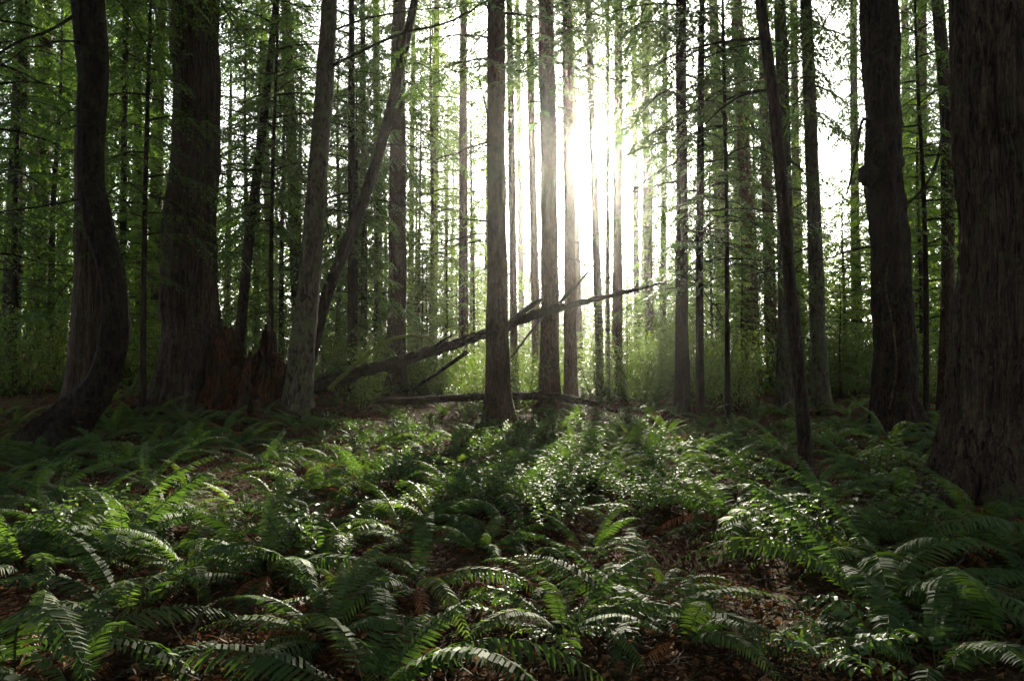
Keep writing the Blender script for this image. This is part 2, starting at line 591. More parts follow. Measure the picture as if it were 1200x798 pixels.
TR_YOUNG = [plain_trunk(300 + i, 14.2, 0.13, M['dark']) for i in range(2)]
TR_LIGHT = [plain_trunk(310 + i, 9.1, 0.07, M['dark']) for i in range(2)]
TR_TALL = [plain_trunk(320 + i, 31.0, 0.26, M[m]) for i, m in enumerate(('fir', 'red', 'cedar', 'red'))]
TR_SPARSE = [plain_trunk(330 + i, 15.2, 0.09, M['red']) for i in range(2)]


def tree_from(name, label, cat, group, loc, trunk, crown, sz, sxy, rz, tscale=1.0):
    t = thing(name, label, cat, loc, rz, group)
    link('trunk', trunk, t, scale=(sxy * tscale, sxy * tscale, sz))
    if crown is not None:
        link('crown', crown, t, scale=(sxy, sxy, sz))
    return t


def add_dead(t, n, zlo, zhi, rad, lmin, lmax, rr, az0=None):
    for i in range(n):
        z = rr.uniform(zlo, zhi)
        az = rr.uniform(0, 2 * math.pi)
        L = rr.uniform(lmin, lmax)
        link('branch', DEAD[rr.randrange(len(DEAD))], t, loc=(math.cos(az) * rad * 0.7, math.sin(az) * rad * 0.7, z),
             rot=(rr.uniform(-0.4, 0.4), rr.uniform(-0.15, 0.35), az), scale=L)


TREES = []     # (x, y, radius) for plant avoidance


def hero(name, label, line, mat, cat='tree', base_y=None, Y=None, top=24.0, flare=0.5, flare_h=0.5, flute=0.05, nflute=7, seg=20, rings=70,
         crown=None, cs=1.0, csxy=1.0, dead=0, dz=(2.5, 8), dl=(0.8, 2.0), seed=1, ridge=0.025, group=None, root=True):
    """line: list of (px, py, width_px) from base up"""
    bx, by, bw = line[0]
    if Y is None:
        p0 = hit(bx, by)
    else:
        p0 = at(bx, by, Y)
        p0.z = float(hz(p0.x, p0.y))
    Y = p0.y
    path = []
    for i, (px, py, w) in enumerate(line):
        q = at(px, py, Y)
        if i == 0:
            q.z = p0.z
        path.append((q - p0, 0.5 * w * Y / FPX))
    # carry on below ground and above the frame
    low = path[0][0].copy()
    low.z -= 0.35
    path.insert(0, (low, path[0][1] * 1.05))
    a, ra = path[-1]
    b, rb = path[-2]
    if top > a.z + 1.0:
        d = (a - b).normalized()
        d = Vector((d.x * 0.6, 0, 1)).normalized()
        n = 3
        for k in range(1, n + 1):
            h = (top - a.z) * k / n
            path.append((a + d * (h / d.z), max(0.02, ra * (1 - 0.95 * k / n) ** 0.8)))
    t = thing(name, label, cat, p0, 0, group)
    link('trunk', trunk_mesh('trunk', path, mat, seg, rings, flute, nflute, flare, flare_h, ridge, seed, 0.006 if rings > 100 else 0.03), t)
    if crown is not None:
        off = a * 0.8
        link('crown', crown, t, loc=(a.x, 0, 0), rot=(0, 0, seed * 1.7), scale=(csxy, csxy, cs))
    rr = random.Random(seed)
    if dead:
        zs = [q[0].z for q in path]
        xs = [q[0].x for q in path]
        for i in range(dead):
            z = rr.uniform(*dz)
            x = float(np.interp(z, zs, xs))
            az = rr.uniform(0, 2 * math.pi)
            link('branch', DEAD[rr.randrange(len(DEAD))], t, loc=(x, 0, z), rot=(rr.uniform(-0.4, 0.4), rr.uniform(-0.1, 0.45), az), scale=rr.uniform(*dl))
    TREES.append((p0.x, p0.y, max(path[1][1] * (1 + flare), 0.2)))
    print('HERO', name, label[:40], 'Y=%.1f z=%.2f r=%.2f' % (Y, p0.z, path[1][1]))
    return t, p0


def px_branch(t, p0, pix, Y0, Y1, w0, w1, mat, name='branch', twigs=0, seed=0, n=20):
    """bare bough of tree t traced through pixels, running from depth Y0 to Y1"""
    r = np.random.default_rng(seed)
    k = len(pix)
    P = np.array([list(at(px, py, Y0 + (Y1 - Y0) * i / (k - 1)) - p0) for i, (px, py) in enumerate(pix)])
    C = catmull(P, n)
    C += r.normal(0, 0.008, C.shape) * np.linspace(0, 1, n)[:, None]
    mb = MB()
    add_tube(mb, C, np.linspace(0.5 * w0 * Y0 / FPX, 0.5 * w1 * Y1 / FPX, n), 6)
    for q in range(twigs):
        i = r.integers(3, n - 1)
        d = norm(np.array([r.normal(), r.normal(), r.normal() - 0.5]))
        L = r.uniform(0.15, 0.6)
        s = np.linspace(0, 1, 4)[:, None]
        add_tube(mb, C[i] + d * L * s + np.array([0, 0, -0.2 * L]) * s ** 2, 0.006 * (1 - 0.7 * s[:, 0]), 3)
    return link(name, mb.mesh(name, [mat], True), t)


# --- the trees one can name ------------------------------------------------
tA, pA = hero('curved_tree', 'dark trunk bent like a J, sweeping sideways at its foot beside the big cedar',
              [(66, 512, 70), (80, 496, 50), (98, 475, 39), (117, 450, 34), (130, 418, 32), (136, 372, 29), (131, 318, 26), (118, 262, 29), (107, 200, 27), (108, 100, 29), (104, 0, 33)],
              M['black'], Y=12.2, flare=0.15, crown=NEAR[0], dead=5, seed=1, seg=30, rings=90, flute=0.09, nflute=5, ridge=0.05)
tA2, _ = hero('grey_tree', 'straight greyish trunk standing close behind the J-shaped dark trunk',
              [(93, 492, 44), (97, 440, 36), (102, 350, 31), (104, 260, 29), (106, 0, 27)], M['cedar'], crown=NEAR[1], dead=3, seed=2, flare=0.3)
tB, pB = hero('cedar_tree', 'massive fibrous cedar trunk beside the rotten red stump',
              [(224, 472, 76), (223, 430, 70), (223, 390, 64), (224, 330, 60), (226, 250, 55), (229, 135, 50), (232, 0, 49)],
              M['cedar'], Y=16.5, flare=0.35, flare_h=0.6, flute=0.06, nflute=9, seg=110, rings=120, crown=HIGH[2], csxy=1.3, dead=3, seed=3, ridge=0.026)
tC, pC = hero('grey_tree', 'smooth grey trunk with the dark leaning trunk crossing behind its foot',
              [(348, 476, 38), (352, 440, 31), (360, 350, 26), (369, 250, 23), (378, 135, 21), (385, 0, 18)], M['alder'], Y=15.8,
              flare=0.35, crown=HIGH[3], csxy=0.8, dead=6, dz=(4, 9), seed=4)
tC2, pC2 = hero('leaning_tree', 'dark slender trunk leaning steeply away from the smooth grey trunk',
                [(352, 440, 16), (378, 362, 14), (400, 302, 13), (435, 210, 12), (462, 110, 11), (486, 0, 9)], M['dark'], Y=17.4,
                flare=0.2, top=12.0, dead=6, dz=(3, 9), seed=5)
tC3, _ = hero('fir_tree', 'mossy fir trunk crossed high up by the dark leaning trunk',
              [(464, 452, 25), (464, 400, 22), (466, 270, 20), (466, 130, 18), (468, 0, 15)], M['fir'], Y=24, crown=HIGH[0], cs=1.0, csxy=0.7, dead=10, seed=6, flare=0.25)
tE, pE = hero('fir_tree', 'straight trunk with flared foot standing in front of the diagonal fallen log',
              [(586, 500, 42), (585, 470, 33), (584, 430, 28), (582, 330, 24), (582, 200, 21), (581, 0, 20)], M['fir'], Y=16.4,
              flare=0.35, flare_h=0.25, seg=32, rings=90, dead=9, dz=(4.0, 9), dl=(0.8, 2.2), seed=7, crown=BOUGH[0])
tF, pF = hero('fir_tree', 'thicker of two close reddish trunks that the tip of the diagonal log crosses',
              [(645, 480, 27), (644, 440, 23), (644, 300, 20), (642, 150, 19), (640, 0, 18)], M['red'], Y=20.5, flare=0.15, dead=8, dz=(4, 12), seed=8, crown=BOUGH[1], seg=24)
tG, _ = hero('fir_tree', 'slimmer of two close reddish trunks beside the tip of the diagonal log',
             [(669, 470, 16), (668, 330, 13), (664, 0, 11)], M['red'], Y=22, flare=0.25, dead=8, dz=(5, 12), seed=9, crown=BOUGH[0], cs=1.1)
tL, _ = hero('fir_tree', 'dark straight trunk paired with a thin pole tree, rising from the fern bank',
             [(798, 482, 19), (799, 400, 15), (799, 250, 13), (798, 0, 12)], M['dark'], Y=18.5, flare=0.3, dead=12, dz=(3, 9), dl=(1, 2.6), seed=10, crown=HIGH[0], csxy=0.95)
tM, _ = hero('pole_tree', 'thin dark pole tree next to the dark straight trunk on the fern bank',
             [(820, 487, 10), (820, 300, 8.5), (822, 60, 7), (823, 0, 6)], M['dark'], Y=17.5, flare=0.2, top=13, dead=9, dz=(2, 8), dl=(0.6, 1.8), seed=11, ridge=0.02, crown=LOWB[0], cs=0.85)
tO, _ = hero('fir_tree', 'reddish trunk standing back among shrubs, left of the leaning sapling',
             [(882, 450, 21), (879, 330, 18), (873, 200, 15), (863, 0, 13)], M['red'], Y=26, flare=0.25, dead=12, dz=(4, 14), dl=(1, 3), seed=12, crown=HIGH[2], csxy=1.0)
tR, _ = hero('grey_tree', 'grey-green trunk directly behind the thin leaning sapling',
             [(922, 492, 24), (921, 400, 20), (919, 200, 16), (914, 0, 12)], M['alder'], Y=18.3, flare=0.2, dead=6, dz=(3, 9), seed=13, crown=HIGH[3], csxy=0.6)
tQ, pQ = hero('leaning_sapling', 'thin dark leaning sapling with a hooked foot in open dead leaves',
              [(938, 563, 26), (943, 540, 17), (940, 490, 15), (933, 410, 15), (925, 330, 14), (910, 150, 13), (891, 0, 12)], M['dark'],
              flare=0.3, flare_h=0.15, top=9.0, dead=5, dz=(1.5, 5), dl=(0.5, 1.4), seed=14)
tS, _ = hero('grey_tree', 'slender straight grey trunk between the leaning sapling and the burled trunk',
             [(964, 490, 24), (961, 440, 19), (957, 350, 17), (952, 200, 15), (944, 0, 13)], M['alder'], Y=18.0, flare=0.25, dead=6, dz=(3, 9), seed=15, crown=HIGH[0], csxy=0.6)
tT, pT = hero('burled_tree', 'rugged dark trunk with a burl and a climbing vine stem',
              [(1054, 506, 62), (1050, 470, 50), (1048, 430, 45), (1042, 300, 40), (1038, 215, 38), (1037, 190, 38), (1036, 120, 35), (1030, 0, 35)],
              M['dark'], Y=13.6, flare=0.35, flare_h=0.3, flute=0.07, nflute=6, seg=40, rings=90, dead=5, dz=(2.5, 6), seed=16, ridge=0.05, crown=NEAR[1])
tU, pU = hero('fir_tree', 'slim mottled trunk half hidden behind the huge cedar',
              [(1106, 470, 16), (1111, 300, 14), (1109, 150, 14), (1099, 0, 13)], M['fir'], Y=17, flare=0.2, dead=6, dz=(2, 8), seed=17, crown=HIGH[2], csxy=0.7)
tV, pV = hero('cedar_tree', 'huge furrowed cedar trunk with buttressed foot, the thickest trunk of all',
              [(1182, 606, 172), (1184, 560, 150), (1186, 500, 140), (1190, 400, 134), (1192, 300, 130), (1193, 150, 128), (1194, 0, 126)],
              M['cedar'], Y=7.0, flare=0.45, flare_h=0.32, flute=0.05, nflute=11, seg=170, rings=170, dead=0, seed=18, ridge=0.020, crown=NEAR[0], csxy=1.4)
tN, _ = hero('leaning_tree', 'slender trunk tilting above the rotten stump',
             [(276, 412, 13), (290, 300, 11), (302, 200, 10), (318, 60, 8), (324, 0, 7)], M['dark'], Y=19.5, flare=0.1, top=14, dead=8, dz=(3, 10), seed=19, crown=LOWB[1], cs=0.9)


def roots(t, p0, rad, n, seed, mat, L=1.0):
    r = np.random.default_rng(seed)
    for k in range(n):
        a = 6.283 * (k + r.uniform(-0.3, 0.3)) / n
        l = L * r.uniform(0.6, 1.3)
        s_ = np.linspace(0, 1, 10)
        aa = a + r.uniform(-0.5, 0.5) * s_ + 0.15 * r.normal(size=10) * s_
        x = np.cos(aa) * (rad * 0.55 + l * s_)
        y = np.sin(aa) * (rad * 0.55 + l * s_)
        z = hz(p0.x + x, p0.y + y) - p0.z + (0.34 * rad + 0.04) * (1 - s_) ** 2 - 0.05 * s_
        mb = MB()
        add_tube(mb, np.stack([x, y, z], 1), (0.17 * rad + 0.025) * (1 - 0.85 * s_), 8)
        link('root', mb.mesh('root', [mat], True), t)


roots(tE, pE, 0.42, 6, 1, M['fir'], 0.6)
roots(tT, pT, 0.55, 6, 2, M['dark'], 0.9)
roots(tV, pV, 0.85, 8, 3, M['cedar'], 0.9)
roots(tB, pB, 0.9, 8, 4, M['cedar'], 1.2)
roots(tA, pA, 0.5, 6, 5, M['black'], 1.0)
roots(tC, pC, 0.4, 5, 6, M['alder'], 0.7)
roots(tQ, pQ, 0.16, 5, 7, M['dark'], 0.5)
roots(tF, pF, 0.45, 5, 8, M['red'], 0.7)


# burl, vine, second stem on the rugged trunk
def lump(name, parent, loc, r, mat, seed):
    rr = np.random.default_rng(seed)
    mb = MB()
    n, s = 9, 12
    v = []
    for i in range(n + 1):
        th = math.pi * i / n
        for j in range(s):
            ph = 2 * math.pi * j / s
            k = r * (1 + rr.normal(0, 0.13))
            v.append((k * math.sin(th) * math.cos(ph), k * math.sin(th) * math.sin(ph), 1.25 * k * math.cos(th)))
    f = []
    for i in range(n):
        for j in range(s):
            f.append((i * s + j, i * s + (j + 1) % s, (i + 1) * s + (j + 1) % s, (i + 1) * s + j))
    mb.add(v, f)
    return link(name, mb.mesh(name, [mat], True), parent, loc)


b1 = lump('burl', tT, at(1017, 205, 13.4) - pT, 0.19, M['dark'], 5)
lump('burl', tT, at(1052, 192, 13.5) - pT, 0.13, M['dark'], 6)
px_branch(tT, pT, [(1042, 480), (1050, 430), (1046, 380), (1038, 340), (1040, 310), (1047, 296)], 13.16, 13.28, 3, 2, M['log'], 'vine_stem', 0, 3, 30)
px_branch(tT, pT, [(1024, 150), (1017, 90), (1014, 40), (1012, -20)], 13.6, 13.6, 16, 12, M['dark'], 'side_stem', 0, 4)
px_branch(tU, pU, [(1106, 120), (1104, 160), (1096, 195), (1082, 222), (1062, 240), (1046, 252)], 16.9, 15.0, 5, 2, M['dark'], 'branch', 6, 5)
px_branch(tU, pU, [(1108, 178), (1085, 176), (1062, 174), (1040, 178)], 16.9, 17.4, 3, 1.5, M['dark'], 'branch', 8, 6)
px_branch(tT, pT, [(1030, 150), (1012, 140), (1004, 175), (996, 215), (991, 228)], 13.6, 12.8, 4, 2, M['dark'], 'branch', 3, 8)
px_branch(tC, pC, [(384, 80), (420, 62), (470, 40), (520, 28), (556, 10), (580, -6)], 15.8, 14.6, 4, 2, M['dark'], 'branch', 14, 7, 30)
px_branch(tC, pC, [(386, 38), (430, 22), (490, 12), (540, 8)], 15.8, 15.0, 3, 1.2, M['dark'], 'branch', 10, 9, 24)
px_branch(tQ, pQ, [(895, 45), (860, 48), (820, 55), (780, 68)], pQ.y, pQ.y + 1.2, 4, 1.5, M['dark'], 'branch', 10, 10, 24)
px_branch(tQ, pQ, [(902, 105), (870, 112), (845, 128), (822, 150)], pQ.y, pQ.y + 1.0, 4, 1.2, M['dark'], 'branch', 8, 11, 24)
px_branch(tE, pE, [(584, 250), (578, 170), (568, 120), (560, 90)], 16.4, 15.8, 3, 1.2, M['dark'], 'branch', 6, 12)
px_branch(tA, pA, [(100, 10), (60, 35), (20, 50), (-20, 75)], 12.2, 11.0, 4, 2, M['dark'], 'branch', 8, 13)
px_branch(tA, pA, [(100, 232), (60, 240), (20, 246), (-20, 252)], 12.2, 11.8, 3, 1.5, M['dark'], 'branch', 6, 14)

# --- landmarks that labels can point to
MARKS = [(pA.x, pA.y, 'the J-shaped dark trunk'), (pB.x, pB.y, 'the massive cedar'), (pB.x + 1.7, pB.y, 'the rotten red stump'), (pC.x, pC.y, 'the smooth grey trunk'),
         (at(465, 450, 24).x, 24.0, 'the mossy fir trunk'), (pE.x, pE.y, 'the trunk with flared foot'), (pF.x, pF.y, 'the two close reddish trunks'),
         (at(798, 480, 18.5).x, 18.5, 'the paired dark trunk'), (at(882, 450, 26).x, 26.0, 'the reddish trunk among shrubs'), (pQ.x, pQ.y, 'the leaning sapling'),
         (at(964, 490, 18).x, 18.0, 'the slender grey trunk'), (pT.x, pT.y, 'the burled trunk'), (pV.x, pV.y, 'the huge cedar'), (at(430, 440, 17).x, 17.0, 'the low end of the slanting log'),
         (at(740, 470, 19).x, 19.0, 'the tip of the slanting log')]
PLANT_MARKS = []
USED = {}


def where(x, y, extra=()):
    best = min(list(MARKS) + list(extra), key=lambda m: math.hypot(x - m[0], y - m[1]))
    d = math.hypot(x - best[0], y - best[1])
    dy = y - best[1]
    if d < 1.3:
        rel = 'right beside'
    elif dy > 9:
        rel = 'far behind'
    elif dy > 2.5:
        rel = 'well behind'
    elif dy > 0.7:
        rel = 'just behind'
    elif dy < -4:
        rel = 'well in front of'
    elif dy < -0.7:
        rel = 'in front of'
    else:
        rel = 'level with'
    return rel + ' ' + best[2]


# --- trunks standing further back, each from its own pixel column -----------
BACK = [
    # px top, px base, width at mid, depth, bark, crown, label
    (543, 543, 10, 30, 'red', 'T'), (597, 603, 8, 26, 'red', None), (620, 629, 9, 26.5, 'red', 'P'),
    (689, 704, 9, 27, 'alder', 'P'), (725, 723, 11, 29, 'red', 'P'), (712, 712, 5, 31, 'alder', None), (755, 762, 9, 36, 'alder', 'P'),
     (836, 848, 12, 33, 'red', 'B'), (893, 905, 13, 28, 'red', 'B'), (425, 427, 7, 26, 'dark', 'B'),
    (412, 412, 8, 20, 'dark', 'B'), (335, 352, 13, 27, 'dark', 'H'), (28, 10, 17, 24, 'dark', 'H'), (55, 42, 17, 27, 'fir', 'H'),
    (160, 165, 9, 25, 'fir', 'H'), (190, 180, 11, 26, 'fir', 'H'), (148, 142, 7, 22, 'dark', 'B'), 
    (668, 680, 7, 38, 'red', 'P'), (780, 776, 7, 42, 'fir', 'P'), (512, 508, 8, 40, 'red', 'P'), (575, 570, 7, 44, 'fir', 'P'), (742, 747, 7, 40, 'fir', 'P'), (760, 752, 6, 50, 'red', 'P'),
    (1000, 1003, 9, 34, 'fir', 'H'), (1080, 1078, 12, 30, 'red', 'H'),  (440, 445, 9, 36, 'fir', 'H'),
    (865, 862, 8, 40, 'fir', 'H'),  (308, 318, 8, 33, 'fir', 'H'), 
     (1060, 1066, 9, 44, 'fir', 'H'),
    (120, 125, 10, 33, 'fir', 'H'), (80, 72, 9, 36, 'fir', 'H'),  (485, 480, 6, 46, 'fir', None),
    (606, 612, 6, 50, 'red', 'P'), (930, 935, 9, 38, 'red', 'H'), (1125, 1120, 9, 40, 'fir', 'H'),
]
BARKWORD = {'red': 'reddish-brown', 'fir': 'dull brown', 'dark': 'dark', 'alder': 'pale grey'}
for i, (xt, xb, w, Y, bk, cr) in enumerate(BACK):
    crown = None
    if cr == 'H':
        crown = HIGH[i % 4]
    elif cr == 'T':
        crown = TOPS[i % 2]
    elif cr == 'P':
        crown = SKYB[i % 2]
    elif cr == 'B':
        crown = LOWB[i % 2]
    q = at(xb, 440, Y)
    hero('background_tree', '%s %s trunk%s, %s' % ('very thin' if w < 8 else ('slim' if w < 11 else 'stouter'), BARKWORD[bk],
         ' tilting as it rises' if abs(xt - xb) > 9 else (' with low boughs' if cr == 'B' else (' with bare stem' if cr is None else '')), where(q.x, q.y)),
         [(xb, 440, w * 1.15), (0.5 * (xt + xb), 220, w), (xt, 0, w * 0.85)], M[bk], Y=Y, top=30 if cr else 17, flare=0.2, flare_h=0.3,
         seg=10, rings=30, crown=crown, csxy=0.75 if cr == 'H' else 0.8, dead=7, dz=(3, 13), dl=(0.7, 2.2), seed=50 + i, group='slim %s trunks further back' % BARKWORD[bk])


# ----------------------------------------------------------------- understory conifers and far wood
def conifer(px, Y, H, kind, wf=1.0, seed=0):
    p = at(px, 430, Y)
    p.z = float(hz(p.x, p.y)) - 0.05
    rr = random.Random(seed)
    rz = rr.uniform(0, 6.28)
    if kind == 'Y':
        s = H / 14.0
        return tree_from('young_conifer', '%s young conifer with dense dark green boughs, %s' % ('tall' if H > 15.5 else ('short' if H < 12.5 else 'medium'), where(p.x, p.y)), 'tree', 'dense young conifers', p,
                         TR_YOUNG[seed % 2], YOUNG[seed % 4], s, s * wf, rz)
    if kind == 'L':
        s = H / 9.0
        return tree_from('small_conifer', '%s light green conifer lit from behind, %s' % ('low bushy' if H < 4.6 else ('small' if H < 7 else 'taller'), where(p.x, p.y)), 'tree', 'small light green conifers', p,
                         TR_LIGHT[seed % 2], LIGHT[seed % 3], s, s * wf, rz)
    s = H / 15.0
    return tree_from('sparse_conifer', '%s thin conifer with sparse light green boughs, %s' % ('very tall' if H > 19 else ('tall' if H > 13.5 else 'short'), where(p.x, p.y)), 'tree', 'sparse light green conifers', p,
                     TR_SPARSE[seed % 2], SPARSE[seed % 3], s, s * wf, rz)


UNDER = [
    (15, 21, 13, 'Y', 1.0), (60, 25, 15, 'Y', 1.0), (140, 22, 14, 'Y', .9), (175, 27, 17, 'Y', 1.), (165, 20, 6, 'L', 1.), (285, 25, 14, 'Y', .9), (330, 23, 12, 'Y', .9),
    (300, 31, 19, 'Y', 1.), (415, 21, 11, 'Y', .8), (395, 28, 15, 'Y', .9), (440, 27, 13, 'Y', .9), (265, 36, 20, 'Y', 1.), (350, 36, 20, 'Y', 1.), (110, 30, 18, 'Y', 1.), (35, 34, 20, 'Y', 1.1),
    (420, 36, 18, 'Y', .9), (490, 34, 12, 'S', 1.), (520, 40, 14, 'S', 1.), (555, 30, 8, 'L', 1.), (500, 28, 6, 'L', 1.), (535, 36, 8, 'L', 1.1),
    (765, 30, 14, 'S', 1.), (780, 38, 17, 'Y', .7), (835, 26, 11, 'S', 1.), (850, 34, 17, 'Y', .8), (900, 32, 15, 'Y', .8), (740, 44, 8, 'S', 1.), (870, 24, 6, 'L', 1.),
    (990, 27, 9, 'L', 1.1), (1010, 33, 11, 'Y', 1.), (1080, 22, 10, 'L', 1.2), (1085, 31, 15, 'Y', .9), (1030, 38, 13, 'Y', 1.), (960, 38, 10, 'L', 1.2), (1120, 26, 13, 'Y', 1.),
    (985, 21, 4, 'L', 1.2), (1150, 33, 17, 'Y', 1.), (930, 29, 7, 'L', 1.2), (800, 33, 7, 'L', 1.1), (760, 40, 8, 'L', 1.2), (-40, 24, 15, 'Y', 1.), (-60, 32, 19, 'Y', 1.), (1240, 25, 14, 'Y', 1.), (1290, 34, 18, 'Y', 1.),
    (920, 42, 22, 'Y', .9), (820, 44, 22, 'Y', .8), (870, 37, 20, 'Y', .8), (1065, 42, 21, 'Y', .9), (200, 44, 22, 'Y', 1.), (90, 42, 22, 'Y', 1.), (380, 46, 22, 'Y', .9), (450, 44, 19, 'Y', .8),
    (490, 31, 16, 'S', 1.), (552, 33, 18, 'S', 1.), (522, 46, 22, 'S', 1.1), (505, 36, 20, 'S', 1.), (640, 44, 5, 'L', 1.2), (670, 52, 8, 'L', 1.2), (575, 46, 9, 'L', 1.2), (620, 34, 4, 'L', 1.2), (735, 33, 5, 'L', 1.2),
]
ru = random.Random(5)


def in_gap(px, Y, lo=-4.0, hi=5.0):
    """stands in the strip the sun shines through to the clearing"""
    return lo < at(px, 430, Y).x - math.tan(SUN_AZ) * (Y - 10) < hi



for i in range(34):                     # low young growth filling the view between the trunks
    px = -80 + 1360 * (i + ru.random()) / 34
    Y = ru.uniform(24, 48)
    UNDER.append((px, Y, ru.uniform(3.0, 4.5) if in_gap(px, Y) else ru.uniform(5, 11), 'L', 1.25))
for i in range(24):                     # further young growth below the sun's rays
    px = 540 + 330 * (i + ru.random()) / 24
    Y = ru.uniform(48, 82)
    UNDER.append((px, Y, 3.0 + 0.10 * (Y - 20) + ru.uniform(-1, 1), 'L', 1.4))
for i in range(12):
    px = 590 + 200 * (i + ru.random()) / 12
    Y = ru.uniform(64, 84)
    UNDER.append((px, Y, 0.27 * (Y - 17), 'S', 1.2))
for i in range(14):
    px = (-20 + 480 * (i + ru.random()) / 14) if i < 8 else (790 + 360 * (i - 8 + ru.random()) / 6)
    UNDER.append((px, ru.uniform(36, 56), ru.uniform(13, 22), 'S', 1.1))
for i in range(26):                     # low young growth standing in the sun
    px = 470 + 420 * (i + ru.random()) / 26
    Y = ru.uniform(22, 46)
    UNDER.append((px, Y, ru.uniform(2.2, 3.6) + 0.05 * (Y - 22), 'L', 1.5))
for i in range(22):
    px = 470 + 420 * (i + ru.random()) / 22
    Y = ru.uniform(30, 60)
    if in_gap(px, Y, -6, 6.5):
        continue
    UNDER.append((px, Y, ru.uniform(14, 24), 'S', 0.9))
for i, (px, Y, H, kd, wf) in enumerate(UNDER):
    conifer(px, Y, H, kd, wf, 400 + i)

# drooping hemlocks close by, their boughs hanging into the view
for i, (px, Y, sz, sxy, lb) in enumerate(((168, 15.0, 0.85, 0.8, 'slim hemlock with drooping boughs between the J-shaped trunk and massive cedar'),
                                          (318, 18.5, 0.95, 0.9, 'slim hemlock with drooping boughs behind the rotten stump'),
                                          (852, 17.0, 0.95, 0.8, 'slim hemlock with drooping boughs left of the leaning sapling'),
                                          (1085, 16.0, 0.8, 0.7, 'slim hemlock with drooping boughs between burled trunk and huge cedar'),
                                          (-15, 14.0, 0.9, 0.9, 'slim hemlock with drooping boughs beyond the J-shaped trunk'))):
    p = at(px, 440, Y)
    p.z = float(hz(p.x, p.y)) - 0.05
    t = tree_from('hemlock', lb, 'tree', None, p, TR_LIGHT[i % 2], None, 16.5 * sz / 9.1, 1.0, i * 1.1)
    link('crown', LOWB[i % 2], t, scale=(sxy, sxy, sz))

# rows of trees beyond: told apart by their stems and tops
rr = random.Random(12)
k = 0
for row, (Y0, n) in enumerate(((52, 13), (66, 15))):
    for j in range(n):
        px = -150 + 1500 * (j + rr.uniform(0.1, 0.9)) / n
        Y = Y0 + rr.uniform(-5, 5)
        p = at(px, 430, Y)
        p.z = float(hz(p.x, p.y)) - 0.1
        # light corridor towards the sun stays thin
        d = p.x - math.tan(SUN_AZ) * (p.y - 10)
        mid = -4.5 < d < 5.5
        s = rr.uniform(0.8, 1.1)
        if rr.random() < (0.5 if mid else 0.6):
            tree_from('far_tree', '%s %s conifer with foliage only high up, %s' % ('stout' if s > 0.95 else 'slender', ('dull brown', 'reddish', 'greyish', 'rust-brown')[k % 4], where(p.x, p.y)), 'tree', 'far bare-stemmed conifers', p, TR_TALL[k % 4], TOPS[k % 2], s * (1.15 if mid else 0.9), 0.8 * s, rr.uniform(0, 6))
        elif not mid:
            sc = rr.uniform(0.7, 1.1)
            tree_from('far_young_conifer', 'full-crowned light green conifer closing the view, %s' % where(p.x, p.y), 'tree', 'far full-crowned conifers', p, TR_LIGHT[k % 2], LIGHT[k % 3], sc, sc * 1.3, rr.uniform(0, 6))
        k += 1


# the far wood behind that reads as one mass
def far_wood():
    mb = MB()
    r = np.random.default_rng(77)
    for i in range(230):
        x = r.uniform(-120, 130)
        y = r.uniform(84, 122)
        d = x - math.tan(SUN_AZ) * (y - 10)
        h = r.uniform(9, 15) if abs(d - 0.5) < 11 else r.uniform(10, 24)
        n = int(42 * h)
        q = r.uniform(0, 1, n) ** 1.3
        a = r.uniform(0, 6.28, n)
        rad = (0.17 * h * (1 - q) ** 0.8 + 0.2) * np.sqrt(r.uniform(0.1, 1, n)) * (1 + 0.35 * np.sin(q * 40))
        P = np.stack([x + rad * np.cos(a), y + rad * np.sin(a), float(hz(x, y)) + q * h - 0.15 * rad], 1)
        D = np.stack([np.cos(a), np.sin(a), r.uniform(-0.8, 0.2, n)], 1)
        N = r.normal(0, 0.5, (n, 3)) + np.array([0, 0, 1.0])
        L = r.uniform(0.35, 0.95, n)
        v, f = leaf_quads(P, D, N, L, L * 0.42)
        mb.add(v, f)
    o = link('far_wood', mb.mesh('far_wood', [M['needles_light']]))
    tag(o, 'distant mass of green foliage closing the view between the trunks', 'woodland', kind='stuff')


far_wood()

# the wood goes on beside and behind the camera and shades it
rb = random.Random(91)
for i in range(46):
    a = math.radians(134) + math.radians(272) * ((i * 0.381966 + 0.01 * rb.random()) % 1.0)
    d = 6.5 + 17.0 * (i + rb.random()) / 46
    x, y = d * math.cos(a), d * math.sin(a)
    tree_from('surrounding_tree', 'tall conifer of the wood around the viewpoint, %s' % where(x, y), 'tree', 'conifers around the viewpoint', (x, y, float(hz(x, y)) - 0.1),
              TR_TALL[i % 4], NEAR[i % 2], 0.95, 1.3, rb.uniform(0, 6))


